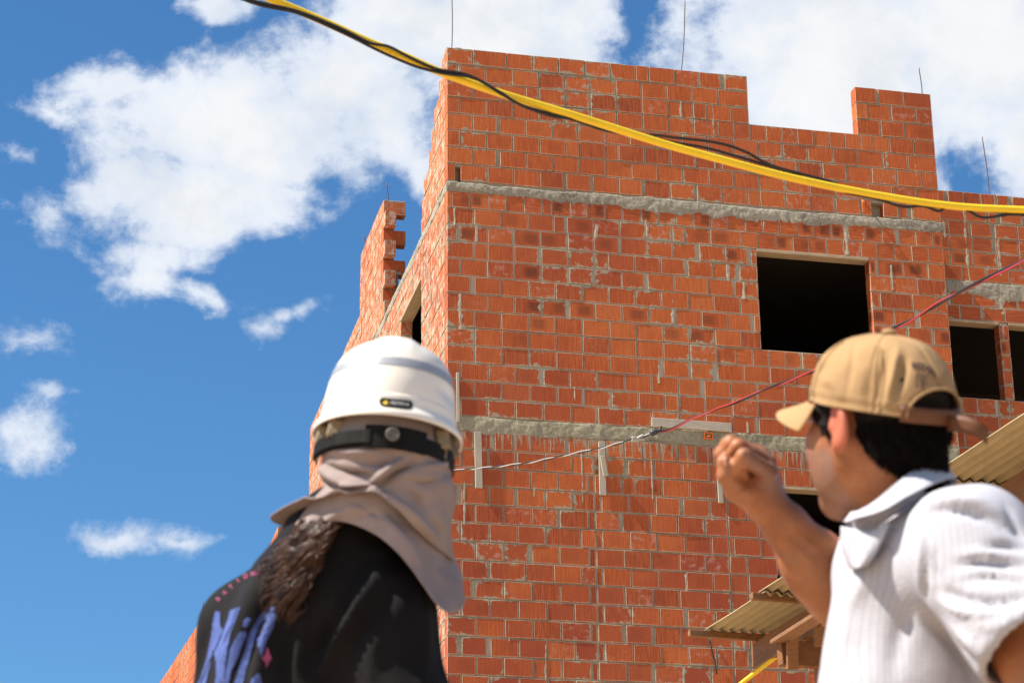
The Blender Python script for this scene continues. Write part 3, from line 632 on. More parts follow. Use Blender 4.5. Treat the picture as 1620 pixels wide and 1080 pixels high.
# twisted pairs
def twist(pts, depth, r, pitch, mats, names, labels, sag=1., n=520, tw=1.05):
    P = spline(np.array([at(x, y, d) for (x, y), d in zip(pts, np.interp([p[0] for p in pts], *depth))]), n)
    L = np.concatenate([[0], np.cumsum(np.linalg.norm(np.diff(P, axis=0), axis=1))]); tg = np.gradient(P, axis=0); tg /= np.linalg.norm(tg, axis=1)[:, None]
    s1 = np.cross(tg, ZV); s1 /= np.linalg.norm(s1, axis=1)[:, None]; s2 = np.cross(s1, tg); ph = L / pitch * 2 * math.pi + .7 * np.sin(L * 1.9)
    for k in range(2):
        a = ph + k * math.pi; mb = MB(); mb.tube(P + tw * r * (np.cos(a)[:, None] * s1 + np.sin(a)[:, None] * s2), r, 6)
        tag(mb.build(names[k], mats[k], None, True), labels[k], 'wire')
RD = ((700, 1040, 1640, 1760), (24.2, 20.5, 12.5, 11.5))
twist([(1760, 335), (1690, 374), (1620, 412), (1558, 442), (1490, 477), (1441, 507), (1395, 528), (1340, 560), (1284, 588), (1206, 618), (1160, 638), (1138, 645), (1118, 654), (1090, 664), (1068, 676), (1054, 681), (1037, 683)], RD, .0062, 2.3,
      (M['red_wire'], M['black_rubber']), ('red_wire', 'black_wire'), ('red insulated wire slanting from the right edge behind the tan cap', 'black wire running alongside the red wire behind the tan cap'))
twist([(1037, 683), (1024, 688), (1012, 692), (1000, 695), (975, 702), (953, 708), (907, 717), (870, 725), (833, 732), (783, 738), (740, 742), (713, 744), (690, 745)], RD, .0052, .62,
      (M['white_wire'], M['black_rubber']), ('white_wire', 'black_wire'), ('white strand of the twisted pair tied to the wall corner', 'black strand twined round the white wire behind the hard hat'))
def splice():
    d = 20.4; mb = MB(); c = at(1036, 683, d)
    mb.tube(spline([at(1029, 685, d), at(1034, 684, d - .02), at(1040, 682, d), at(1045, 678, d), at(1046, 673, d)], 20), np.array([.014, .022, .026, .028, .027, .026, .025, .024, .022, .020, .017, .014, .012, .011, .010, .010, .010, .010, .009, .006]), 8)
    e = empty('wire_splice', c, 'taped knot joining the red wire to the white twisted wires', 'wire joint'); mb.build('tape_wrap', M['tape'], e, True)
    mb = MB()
    for q, rr in (([(1018, 688), (1010, 692), (1003, 697), (1001, 690)], .012), ([(1020, 695), (1012, 695), (1005, 698)], .012), ([(1004, 690), (1006, 695), (1010, 698)], .011)): mb.tube(spline([at(x, y, d - .03) for x, y in q], 12), rr, 7)
    mb.build('white_wrap', M['white_wire'], e, True)
splice()

# ------------------------------------------------------------------ lean-to with corrugated sheets
def shelter():
    A = at(1115, 1000, 17.); Bp = at(1620, 655, 12.85); d = Bp - A; L = np.linalg.norm(d); d /= L
    Pd = np.cross(d, ZV); Pd /= np.linalg.norm(Pd)
    if Pd[0] < 0: Pd = -Pd
    n = np.cross(Pd, d); n = n if n[2] > 0 else -n
    e = empty('lean_to', (A[0] + 1, A[1], 0), 'timber lean-to roofed with corrugated sheets behind the man in the cap', 'shelter')
    W = 2.9; wl = .074; amp = .0125
    pos = [0., .98, 2.15, 3.45, 4.9, 6.3]                       # sheet starts along the slope
    # depths where the purlins sit
    for k in range(len(pos) - 1):
        a, b_ = pos[k] - (.0 if k == 0 else .0), pos[k + 1] + .10
        m = int(W / wl * 8); us = np.linspace(0, W, m); rows = 7; mb = MB(); rise = .026 * 1
        for side in (0, 1):
            G = np.zeros((rows, m, 3))
            for i in range(rows):
                f = i / (rows - 1); t_ = a + (b_ - a) * f
                for j, u in enumerate(us): G[i, j] = A + d * t_ + Pd * u + n * (.018 - rise * f + amp * math.sin(2 * math.pi * u / wl) + (.0055 if side else 0) + .004 * vnoise(np.array([[u * 3, t_ * 2, k]]), 1., 3)[0])
            mb.grid(G if side else G[::-1])
        r0, r1 = 0, rows * m
        for (row) in (0, rows - 1):
            for j in range(m - 1):
                lo = ((rows - 1 - row) * m) + j; up = r1 + row * m + j; mb.f.append((lo, lo + 1, up + 1, up) if row == 0 else (up, up + 1, lo + 1, lo))
        for j in (0, m - 1):
            for i in range(rows - 1):
                lo = (rows - 1 - i) * m + j; lo2 = (rows - 2 - i) * m + j; up = r1 + i * m + j; mb.f.append((lo, up, up + m, lo2) if j == 0 else (lo2, up + m, up, lo))
        mb.build('roof_sheet', M['sheet'], e, True)
    def P(t_, u, z): return A + d * t_ + Pd * u + n * z
    for t_, u0, zz in ((.0, -.13, 0), (1.0, -.07, 0), (2.18, .02, 0), (3.42, .08, 0), (4.9, .02, 0), (6.3, 0, 0)):
        mb = MB(); mb.beam(P(t_ + .03, u0, -.019), P(t_ + .03, W, -.019), .045, .042, up=n); o = mb.build('purlin', M['shed_wood'], e); modify(o, 'BEVEL', width=.003)
    for u, mat in ((.37, 'shed_wood_dark'), (1.5, 'shed_wood_dark'), (2.8, 'shed_wood_dark')):
        mb = MB(); mb.beam(P(-.03, u, -.048 - .09), P(6.4, u, -.048 - .09), .17, .035, up=n); o = mb.build('rafter', M[mat], e); modify(o, 'BEVEL', width=.004)
        mb = MB(); mb.beam(P(.0, u + .0, -.048 - .182), P(6.4, u + .0, -.048 - .182), .012, .06, up=n); o = mb.build('batten', M['shed_wood'], e)
    # lower frame: sloping cap, cross beam and short struts
    def bar(p0, p1, w, t, mat='shed_wood', name='strut', up=ZV):
        mb = MB(); mb.beam(at(*p0), at(*p1), w, t, up=up); o = mb.build(name, M[mat], e); modify(o, 'BEVEL', width=.004); return o
    bar((1231, 1015, 16.2), (1420, 897, 13.2), .03, .11, name='batten')
    bar((1233, 1032, 16.1), (1500, 1052, 16.7), .165, .06, 'shed_wood_dark', 'cross_beam')
    bar((1253.5, 1004, 16.02), (1253.5, 1058, 16.02), .075, .035, name='strut', up=DU); bar((1297, 978, 16.0), (1297, 1022, 16.0), .08, .035, name='strut', up=DU)
    for q in ((1301, 1040, 16.3), (1700, 1050, 16.9)):
        a = at(*q); mb = MB(); mb.beam((a[0], a[1], 0), a + ZV * .02, .09, .09, up=DU); mb.build('post', M['shed_wood_dark'], e)
    for t_ in (5.6,):
        for u in (.37, 2.8): a = P(t_, u, -.23); mb = MB(); mb.beam((a[0], a[1], 0), a, .09, .09, up=DU); mb.build('post', M['shed_wood_dark'], e)
shelter()
lay('yellow_conduit', [(1100, 1140), (1150, 1098), (1172, 1081), (1224, 1041), (1262, 1013), (1291, 996), (1340, 962), (1400, 925)], ((1100, 1400), (16.9, 16.5)), .016, M['yellow'], 'short yellow pipe slanting up under the lean-to timbers', 'pipe')
# ------------------------------------------------------------------ smooth bodies: distance fields turned into one surface
def d_cap(P, a, b, ra, rb):
    a, b = np.asarray(a), np.asarray(b); ba = b - a; q = P - a
    t = np.clip(q @ ba / (ba @ ba), 0, 1); return np.linalg.norm(q - t[:, None] * ba, axis=1) - (ra + (rb - ra) * t)
def d_ell(P, c, ax, r):
    q = (P - np.asarray(c)) @ np.asarray(ax).T; r = np.asarray(r)
    k0 = np.linalg.norm(q / r, axis=1); k1 = np.linalg.norm(q / r ** 2, axis=1) + 1e-9; return k0 * (k0 - 1) / k1
def smin(a, b, k):
    if k <= 0: return np.minimum(a, b)
    h = np.maximum(k - np.abs(a - b), 0) / k; return np.minimum(a, b) - h * h * k * .25
def smax(a, b, k): return -smin(-a, -b, k)
def snets(fn, lo, hi, h):
    lo, hi = np.asarray(lo, float), np.asarray(hi, float); n = np.ceil((hi - lo) / h).astype(int) + 1
    ax = [lo[i] + h * np.arange(n[i]) for i in range(3)]; f = np.empty(n, np.float64)
    YZ = np.stack(np.meshgrid(ax[1], ax[2], indexing='ij'), -1).reshape(-1, 2); ch = max(1, 400000 // len(YZ))
    for i in range(0, n[0], ch):
        xs = ax[0][i:i + ch]; P = np.concatenate([np.repeat(xs, len(YZ))[:, None], np.tile(YZ, (len(xs), 1))], 1); f[i:i + ch] = fn(P).reshape(len(xs), n[1], n[2])
    ins = f < 0; m = n - 1; acc = np.zeros((*m, 3)); cnt = np.zeros(m)
    gi = np.stack(np.meshgrid(*[np.arange(k) for k in m], indexing='ij'), -1)
    for axis in range(3):
        o = [i for i in range(3) if i != axis]
        for p in (0, 1):
            for q in (0, 1):
                s0 = [slice(0, k) for k in m]; off = np.zeros(3); off[o[0]] = p; off[o[1]] = q
                s0[o[0]] = slice(p, p + m[o[0]]); s0[o[1]] = slice(q, q + m[o[1]]); s1 = list(s0); s1[axis] = slice(1, 1 + m[axis])
                a, b = f[tuple(s0)], f[tuple(s1)]; mk = (a < 0) != (b < 0)
                t = np.where(mk, a / np.where(mk, a - b, 1), 0); pos = gi + off; pos = pos.astype(float); pos[..., axis] += t
                acc += np.where(mk[..., None], pos, 0); cnt += mk
    act = cnt > 0; idx = np.full(m, -1); idx[act] = np.arange(act.sum()); V = lo + h * acc[act] / cnt[act][:, None]; F = []
    for axis in range(3):
        o = [(axis + 1) % 3, (axis + 2) % 3]; s0 = [slice(1, k) for k in m]; s0[axis] = slice(0, m[axis]); s1 = list(s0); s1[axis] = slice(1, m[axis] + 1)
        a, b = ins[tuple(s0)], ins[tuple(s1)]
        for mk, rev in ((a & ~b, False), (~a & b, True)):
            I = np.argwhere(mk)
            if not len(I): continue
            base = np.zeros(3, int); base[o[0]] = 1; base[o[1]] = 1; I = I + base
            def cell(p, q):
                J = I.copy(); J[:, o[0]] -= p; J[:, o[1]] -= q; return idx[J[:, 0], J[:, 1], J[:, 2]]
            qd = np.stack([cell(1, 1), cell(0, 1), cell(0, 0), cell(1, 0)], 1); F.append(qd[:, ::-1] if rev else qd)
    return V, np.concatenate(F)
def vert_normals(V, F):
    fn = np.cross(V[F[:, 2]] - V[F[:, 0]], V[F[:, 3]] - V[F[:, 1]]); N = np.zeros_like(V)
    for k in range(4): np.add.at(N, F[:, k], fn)
    return N / (np.linalg.norm(N, axis=1)[:, None] + 1e-12)
def folds(V, F, strokes, face=-.15):
    """push creases and ridges into cloth along lines that run over its near side"""
    N = vert_normals(V, F); N = N if ((V - V.mean(0)) * N).sum() > 0 else -N; vw = V - CAM; vw /= np.linalg.norm(vw, axis=1)[:, None]; w0 = np.clip((face - (N * vw).sum(1)) / .25, 0, 1); pp = proj(V); D = np.zeros(len(V))
    for pts, wid, amp in strokes:
        L = spline(pts, 24) if len(pts) > 2 else np.linspace(pts[0], pts[-1], 24)
        q = np.abs(pp[:, None, :] - L[None]).astype(np.float32) if len(V) < 60000 else None
        if q is None:
            d = np.full(len(V), 1e9)
            near = (pp[:, 0] > L[:, 0].min() - 3 * wid) & (pp[:, 0] < L[:, 0].max() + 3 * wid) & (pp[:, 1] > L[:, 1].min() - 3 * wid) & (pp[:, 1] < L[:, 1].max() + 3 * wid)
            dd = np.hypot(*(pp[near][:, None, :] - L[None]).transpose(2, 0, 1)); d[near] = dd.min(1); ti = np.zeros(len(V)); ti[near] = dd.argmin(1) / 23
        else: dd = np.hypot(q[..., 0], q[..., 1]); d = dd.min(1); ti = dd.argmin(1) / 23
        D += amp * np.exp(-(d / wid) ** 2) * np.clip(np.sin(np.pi * np.clip(ti * .86 + .07, 0, 1)), 0, 1)
    return V + N * (D * w0)[:, None]
def body(parts):
    """several resolutions of one figure joined into a single mesh"""
    V = []; F = []; n = 0
    for v, f in parts: V.append(v); F.append(f + n); n += len(v)
    return np.concatenate(V), np.concatenate(F)
def surf(name, VF, mat, parent, tone=None):
    V, F = VF; me = bpy.data.meshes.new(name); me.vertices.add(len(V)); me.vertices.foreach_set('co', np.asarray(V, np.float32).ravel())
    me.loops.add(F.size); me.loops.foreach_set('vertex_index', F.astype(np.int32).ravel()); me.polygons.add(len(F)); me.polygons.foreach_set('loop_start', np.arange(0, F.size, 4, dtype=np.int32))
    me.update(calc_edges=True); me.validate()
    if tone is not None: a = me.attributes.new('tone', 'FLOAT', 'POINT'); a.data.foreach_set('value', np.asarray(tone, np.float32))
    return link(name, me, mat, parent, True)
def bvh(VF): return BVHTree.FromPolygons([tuple(v) for v in VF[0]], [tuple(map(int, f)) for f in VF[1]])
def cast(tree, x, y, lift=.0015):
    r = at(x, y, 1.) - CAM; r /= np.linalg.norm(r); h = tree.ray_cast(Vector(CAM), Vector(r))
    if h[0] is None: return None
    n = np.array(h[1]); n = n if n @ r < 0 else -n; return np.array(h[0]) + n * lift
def inpoly(x, y, P):
    c = False; j = len(P) - 1
    for i in range(len(P)):
        if (P[i][1] > y) != (P[j][1] > y) and x < (P[j][0] - P[i][0]) * (y - P[i][1]) / (P[j][1] - P[i][1]) + P[i][0]: c = not c
        j = i
    return c
def print_on(name, tree, polys, mat, parent, step=1.6, lift=.0018, rough=0.):
    """a thin printed patch that follows the cloth under it"""
    mb = MB(); ids = {}
    def vid(i, j, x0, y0):
        if (i, j) not in ids:
            p = cast(tree, x0 + i * step, y0 + j * step, lift); ids[(i, j)] = None
            if p is not None: ids[(i, j)] = len(mb.v); mb.v.append(p)
        return ids[(i, j)]
    X = [p[0] for q in polys for p in q]; Y = [p[1] for q in polys for p in q]; x0, y0 = min(X), min(Y)
    for i in range(int((max(X) - x0) / step) + 1):
        for j in range(int((max(Y) - y0) / step) + 1):
            cx, cy = x0 + (i + .5) * step, y0 + (j + .5) * step
            if rough and vnoise(np.array([[cx * .25, cy * .12, 1.]]), 1., 4)[0] > 1 - rough: continue
            if any(inpoly(cx, cy, q) for q in polys):
                q = [vid(i, j + 1, x0, y0), vid(i + 1, j + 1, x0, y0), vid(i + 1, j, x0, y0), vid(i, j, x0, y0)]
                if None not in q:
                    d = [np.linalg.norm(mb.v[q[a]] - mb.v[q[a - 1]]) for a in range(4)]
                    if max(d) < .02: mb.f.append(tuple(q))
    return mb.build(name, mat, parent, True)
def text_tris(txt, bold=.0):
    cu = bpy.data.curves.new('lettering', 'FONT'); cu.body = txt; cu.resolution_u = 3; cu.offset = bold; cu.align_x = 'CENTER'; cu.align_y = 'CENTER'
    o = bpy.data.objects.new('lettering', cu); COL.objects.link(o); dg = bpy.context.evaluated_depsgraph_get(); me = o.evaluated_get(dg).to_mesh()
    v = np.array([tuple(p.co) for p in me.vertices])[:, :2]; f = [tuple(p.vertices) for p in me.polygons]; o.evaluated_get(dg).to_mesh_clear(); bpy.data.objects.remove(o); bpy.data.curves.remove(cu)
    return v, f
def letters_on(name, tree, txt, mapper, mat, parent, lift=.0012, bold=0.):
    v, f = text_tris(txt, bold); P = [cast(tree, *mapper(x, y), lift) for x, y in v]
    mb = MB(); ok = [p is not None for p in P]; mb.v = [p if p is not None else np.zeros(3) for p in P]; mb.f = [q for q in f if all(ok[i] for i in q)]
    return mb.build(name, mat, parent)
def loft(top, bot, mids=(), rows=14, cols=96, closed=True, bulge=None):
    """cloth hung between closed rings given as control points"""
    rings = [spline(r, cols, closed) for r in (top, *mids, bot)]; K = len(rings)
    G = np.array([[spline(np.array([r[j] for r in rings]), rows)[i] for j in range(cols)] for i in range(rows)]) if K > 2 else np.array([rings[0] + (rings[1] - rings[0]) * t for t in np.linspace(0, 1, rows)])
    return G
def grid_VF(G, closed=True):
    r, c = G.shape[:2]; V = G.reshape(-1, 3); F = []
    for i in range(r - 1):
        for j in range(c if closed else c - 1): k = (j + 1) % c; F.append((i * c + j, i * c + k, (i + 1) * c + k, (i + 1) * c + j))
    return V, np.array(F)

def head_field(c, f, l, u, s=1., ears=True):
    """a head with brow, nose, lips, jaw and ears; f, l, u point forward, to its left and up"""
    A = np.stack([f, l, u])
    def fn(P):
        q = (P - c) @ A.T / s; E = np.eye(3)
        d = d_ell(q, (-.010, 0, .024), E, (.094, .074, .073)); d = smin(d, d_ell(q, (.028, 0, -.035), E, (.063, .064, .078)), .03)
        for k in (-1, 1):
            d = smin(d, d_cap(q, (-.002, k * .054, -.058), (.070, k * .018, -.108), .020, .017), .035); d = smin(d, d_ell(q, (.056, k * .050, -.034), E, (.026, .022, .026)), .03)
        for k in (-1, 1): d = smin(d, d_ell(q, (.048, k * .040, -.074), E, (.028, .024, .03)), .03)
        d = smin(d, d_cap(q, (.076, -.012, -.110), (.076, .012, -.110), .018, .018), .025); d = smin(d, d_cap(q, (.083, -.034, .014), (.083, .034, .014), .013, .013), .022)
        for k in (-1, 1): d = smax(d, -d_ell(q, (.101, k * .033, -.004), E, (.016, .019, .012)), .012); d = smin(d, d_ell(q, (.0795, k * .032, -.004), E, (.0135,) * 3), .004)
        d = smin(d, d_cap(q, (.090, 0, .004), (.113, 0, -.036), .0075, .0125), .014)
        for k in (-1, 1): d = smin(d, d_ell(q, (.100, k * .012, -.040), E, (.011, .008, .008)), .008)
        d = smin(d, d_ell(q, (.089, 0, -.064), E, (.012, .024, .0065)), .006); d = smin(d, d_ell(q, (.087, 0, -.075), E, (.011, .020, .0065)), .006)
        for k in (-1, 1) if ears else ():
            ea = np.array([[.93, -k * .30, -.2], [k * .30, .95, 0], [.19, -k * .06, .98]]); ec = (-.012, k * .083, -.014)
            e = d_ell(q, ec, ea, (.021, .0085, .034)); e = smax(e, -d_ell(q, (-.008, k * .0925, -.010), ea, (.0125, .007, .022)), .006); e = smin(e, d_ell(q, (-.004, k * .081, -.041), E, (.009, .007, .010)), .008); e = smin(e, d_ell(q, (.004, k * .080, -.016), E, (.006, .006, .008)), .006)
            d = smin(d, e, .010)
        return d * s
    return fn
def skin_material():
    m, t, b = material('tanned_skin'); co = obj_coord(t); tn = t.new('ShaderNodeAttribute', attribute_name='tone').outputs['Fac']
    n = t.noise(co, 18, 5, .6); n2 = t.noise(co, 220, 3, .6); n3 = t.noise(co, 700, 2)
    col = t.ramp(n, (.3, (.24, .080, .028)), (.5, (.35, .125, .046)), (.75, (.43, .175, .074)))
    stub = t.math('MULTIPLY', t.step(tn, .0, 1.), t.step(n3, .28, .5)); col = t.mix(t.math('MULTIPLY', stub, .55), col, rgb(.17, .13, .115))
    col = t.mix(t.math('MULTIPLY', t.step(tn, 0, -1), .75), col, rgb(.50, .13, .075))
    t.set(b.inputs['Base Color'], col); b.inputs['Roughness'].default_value = .48; b.inputs['Specular IOR Level'].default_value = .4
    b.inputs['Subsurface Weight'].default_value = .05; b.inputs['Subsurface Radius'].default_value = (.012, .005, .003); b.inputs['Subsurface Scale'].default_value = .6
    t.set(b.inputs['Normal'], t.bump(t.math('ADD', n2, t.math('MULTIPLY', n3, .5)), .4, .002)); return m
def cloth_material(name, col, weave=900, check=None, var=.12, rough=.9, bump=.25):
    m, t, b = material(name); co = obj_coord(t); n = t.noise(co, 9, 5, .6); w = t.noise(co, weave, 2); mid = t.noise(co, 60, 4, .6)
    c = t.ramp(n, (.3, tuple(v * (1 - var) for v in col)), (.7, tuple(min(1, v * (1 + var)) for v in col)))
    if check:
        x, y, z = t.sep(co); pitch, cc, amt, wid = check; ln = None
        for s_ in (t.math('ADD', t.math('MULTIPLY', x, .93), t.math('MULTIPLY', y, .36)), t.math('ADD', z, t.math('MULTIPLY', x, .06))):
            k = t.math('ABSOLUTE', t.math('SUBTRACT', t.math('FRACT', t.math('DIVIDE', s_, pitch)), .5)); k = t.step(k, .5 - wid, .5); ln = k if ln is None else t.math('ADD', ln, k)
        c = t.mix(t.math('MULTIPLY', ln, amt), c, rgb(*cc))
    t.set(b.inputs['Base Color'], c); b.inputs['Roughness'].default_value = rough; b.inputs['Specular IOR Level'].default_value = .2; 
    t.set(b.inputs['Normal'], t.bump(t.math('ADD', t.math('MULTIPLY', w, .35), mid), bump, .003)); return m
M['skin'] = skin_material()
M['mauve_cloth'] = cloth_material('mauve_sun_cape', (.285, .225, .208), var=.14, bump=.4)
M['black_shirt'] = cloth_material('black_cotton', (.0085, .0075, .0085), var=.25, bump=.5)
M['white_shirt'] = cloth_material('white_checked_cotton', (.47, .468, .50), check=(.0058, (.20, .19, .32), .34, .15), var=.05, bump=.35)
M['tan_cloth'] = cloth_material('tan_twill', (.36, .225, .108), var=.14, bump=.35)
M['jeans'] = cloth_material('work_trousers', (.07, .08, .11)); M['boots'] = simple('boot_leather', (.06, .04, .03), .6)
M['hair_dark'] = simple('black_hair', (.010, .007, .006), .8, .4, 60, .3, .001, spec=.1)
M['hair_brown'] = simple('brown_curls', (.055, .022, .009), .42, .7, 28, .2, .001, spec=.4)
M['shell'] = simple('white_helmet_plastic', (.80, .74, .64), .34, .03, 8, .02, .001, spec=.5, Coat_Weight=.2)
M['silver_tape'] = simple('silver_reflective_tape', (.36, .36, .39), .4, .06, 60, .1, .0005, spec=.6, metallic=.25)
M['black_plastic'] = simple('black_strap_plastic', (.010, .009, .008), .7, .2, 50, .1, .001, spec=.12)
M['grey_plastic'] = simple('grey_knob_plastic', (.16, .14, .12), .45, .2, 50, .1, .001)
M['beige_pad'] = simple('clip_and_lining', (.33, .25, .15), .7, .4, 40, .2)
M['leather'] = simple('brown_cap_strap', (.12, .042, .014), .6, .2, 40, .2)
M['embroidery'] = simple('dark_embroidery', (.055, .025, .030), .8, .2, 200, .4, .001)
M['embroidery_pale'] = simple('faded_embroidery', (.34, .20, .105), .8, .15, 200, .4, .001)
M['print_blue'] = simple('blue_shirt_print', (.060, .095, .29), .8, .35, 45, .1)
M['print_pink'] = simple('pink_shirt_print', (.42, .08, .19), .8, .3, 60, .1)
M['badge_yellow'] = simple('yellow_badge_mark', (.75, .50, .04), .5); M['badge_white'] = simple('white_badge_letters', (.75, .72, .70), .5)
M['eye'] = simple('eye_white', (.7, .66, .62), .2, .05); M['iris'] = simple('dark_iris', (.03, .015, .008), .2)
def nrmz(v): v = np.asarray(v, float); return v / np.linalg.norm(v)
def sweep_hand(W, fw, side, palm, sc=1.):
    """relaxed, lightly curled hand as a list of capsules: W wrist, fw along the hand, side towards the thumb, palm the way it faces"""
    L = []; c = lambda a, b_, e: W + sc * (a * fw + b_ * side + e * palm)
    for k, (y, ln) in enumerate(((.028, .078), (.009, .083), (-.010, .078), (-.027, .066))):
        L.append((c(.01, y * .5, 0), c(.085 - .004 * abs(k - 1), y, 0), .015, .0115, .012))
        a = c(.085 - .004 * abs(k - 1), y, 0); b_ = c(.085 + ln * .5, y, .012); d = c(.085 + ln * .78, y, .03); e = c(.085 + ln * .9, y, .048)
        L += [(a, b_, .0105, .0092, .003), (b_, d, .0092, .0085, .003), (d, e, .0085, .0072, .003)]
    a, b_, d, e = c(.02, .022, .005), c(.05, .046, .014), c(.078, .052, .022), c(.10, .048, .03)
    return L + [(a, b_, .018, .013, .012), (b_, d, .0118, .0105, .004), (d, e, .0103, .008, .004)]
def field(prims):
    def fn(P):
        d = None
        for a, b_, ra, rb, k in prims:
            e = d_cap(P, a, b_, ra, rb); d = e if d is None else smin(d, e, k)
        return d
    return fn
def bounds(prims, pad=.012):
    lo = np.min([np.minimum(a - max(ra, rb), b_ - max(ra, rb)) for a, b_, ra, rb, k in prims], 0) - pad; hi = np.max([np.maximum(a + max(ra, rb), b_ + max(ra, rb)) for a, b_, ra, rb, k in prims], 0) + pad; return lo, hi
def grow(prims, h): return snets(field(prims), *bounds(prims), h)
def legs(root, hip, fwd, left, name='trousers'):
    """trousers and boots down to the ground, below the photo's edge"""
    H = np.array(hip); pr = []; bt = []
    for k in (-1, 1):
        top = H + left * k * .09; kn = np.array([*(H + left * k * .11 + fwd * .03)[:2], H[2] * .53]); an = np.array([*(H + left * k * .13 - fwd * .01)[:2], .10])
        pr += [(top, kn, .095, .068, .05), (kn, an, .068, .06, .03)]
        bt.append([(an + ZV * .06, an - ZV * .02, .052, .05, .02), (an - ZV * .05 - fwd * .03, an - ZV * .055 + fwd * .15, .042, .036, .03)])
    pr.append((H - left * .06 + ZV * .06, H + left * .06 + ZV * .06, .12, .12, .05))
    surf('trousers', grow(pr, .016), M['jeans'], root)
    for q in bt: surf('boot', grow(q, .012), M['boots'], root)

# ================================================================== the worker in the white hard hat
H0 = at(613, 692, 3.80)
wk = empty('person', (H0[0] - .08, H0[1] + .05, 0), 'person in white hard hat, mauve neck cape and printed black shirt, seen from behind', 'person')
def worker():
    fw = nrmz((-.10, .99, .07)); up = nrmz(ZV + .085 * np.array([1, 0, 0]) - .05 * np.array([0, 1., 0])); up = nrmz(up - fw * (up @ fw) * .0)
    lf = nrmz(np.cross(up, fw)); fw = np.cross(lf, up)
    # ---- body: head, neck, torso, arms and hands, all under cloth or out of frame
    hc = H0 - up * .015 + fw * .005
    hf = head_field(hc, fw, lf, up, .98); V1 = snets(hf, hc - .16, hc + .16, .0045)
    shl, shr = at(402, 992, 3.97), at(606, 985, 3.73); nk = at(548, 890, 3.83); fdir = nrmz((.45, .89, 0)); ldir = nrmz((-.89, .45, 0))
    chest = at(515, 1075, 3.86); hip = at(500, 1480, 3.86); hip[2] = .95
    el, er = at(338, 1300, 3.97), at(694, 1290, 3.64); wl = el + np.array([.03, .14, -.20]); wr = er + np.array([-.02, .15, -.19])
    sk = [(hc - up * .05 - fw * .015, nk, .060, .065, .03), (nk, chest, .08, .12, .06), (chest, hip + ZV * .1, .12, .12, .06), (nk - ZV * .04, shl, .06, .06, .06), (nk - ZV * .04, shr, .06, .06, .06),
          (shl, el, .052, .042, .03), (shr, er, .052, .042, .03), (el, wl, .042, .027, .02), (er, wr, .042, .027, .02)]
    V2 = grow(sk, .011)
    hands = [grow([(w - nrmz(w - e) * .05, w + nrmz(w - e) * .01, .028, .024, .01)] + sweep_hand(w, nrmz(w - e), sd, pm, .98), .004) for w, e, sd, pm in ((wl, el, nrmz((.2, .6, .75)), nrmz((.98, 0, -.1))), (wr, er, nrmz((-.2, .6, .75)), nrmz((-.98, 0, -.1))))]
    surf('body', body([V1, V2] + hands), M['skin'], wk)
    for k in (-1, 1):
        e = hc + (.0815 * fw + k * .0315 * lf - .004 * up) * .98; mb = MB(); mb.tube([e - fw * .004, e + fw * .004, e + fw * .0118], [.010, .0105, .004], 14); eo = mb.build('eye', M['eye'], wk, True); mb = MB(); mb.tube([e + fw * .010, e + fw * .0125], [.005, .0045], 12); mb.build('iris', M['iris'], eo)
    legs(wk, hip, fdir, ldir)
    # ---- black shirt
    def q(a, b_, ra, rb, k=.05): return (np.asarray(a), np.asarray(b_), ra, rb, k)
    sp_ = [q(nk + np.array([.0, -.015, .035]), nk, .072, .08, .04), q(nk + ZV * .01, chest, .080, .150, .08), q(chest, hip + ZV * .12, .150, .165, .08), q(nk, shl, .080, .076, .07), q(nk, shr, .070, .072, .07), q(shl, el, .074, .074, .05), q(shr, er, .074, .078, .05),
           q(at(470, 985, 3.80), at(430, 1130, 3.80), .08, .10, .08)]
    base = field(sp_)
    def shirt(P):
        d = base(P); d = d + .006 * fbm(P, 7., 3) + .004 * np.sin((P[:, 0] * 26 + P[:, 2] * 9) + 3 * vnoise(P, 5., 8)) * np.clip((nk[2] - .02 - P[:, 2]) * 6, 0, 1)
        d = smax(d, -(d_cap(P, el + (el - shl) * .02, el + (el - shl) * .4, .064, .064)), .004); d = smax(d, -(d_cap(P, er + (er - shr) * .02, er + (er - shr) * .4, .064, .064)), .004)
        return smax(d, (hip[2] - .02) - P[:, 2], .006)
    lo, hi = bounds(sp_, .03); VF = snets(shirt, lo, hi, .0085)
    st = [([(612, 880), (585, 925), (545, 985), (505, 1060), (480, 1100)], 13, .016), ([(585, 885), (550, 950), (515, 1010), (490, 1060)], 12, -.018), ([(640, 905), (600, 955), (560, 1010), (535, 1070)], 14, -.014), ([(648, 890), (668, 960), (672, 1040), (668, 1090)], 9, .009),
          ([(610, 925), (640, 905), (665, 915)], 8, .008), ([(425, 905), (415, 960), (395, 1020), (375, 1090)], 12, -.017), ([(405, 910), (385, 975), (360, 1040), (345, 1100)], 12, .010), ([(440, 960), (420, 1010), (400, 1100)], 10, .012), ([(335, 985), (315, 1040), (305, 1090)], 9, -.007),
          ([(462, 985), (452, 1040), (450, 1100)], 9, -.011), ([(690, 985), (700, 1040), (706, 1090)], 8, -.006), ([(480, 960), (475, 1020), (470, 1090)], 8, .009), ([(560, 880), (600, 872), (640, 890)], 8, .006), ([(520, 960), (510, 1030), (500, 1090)], 7, -.006), ([(600, 990), (590, 1040), (585, 1090)], 9, .006)]
    VF = (folds(*VF, st), VF[1]); so = surf('shirt', VF, M['black_shirt'], wk); tr = bvh(VF)
    def SHIRT_D(x, y, last=[3.74]):
        p = cast(tr_shirt, x, y, 0)
        if p is not None: last[0] = (p - CAM) @ FWD
        return last[0]
    tr_shirt = tr
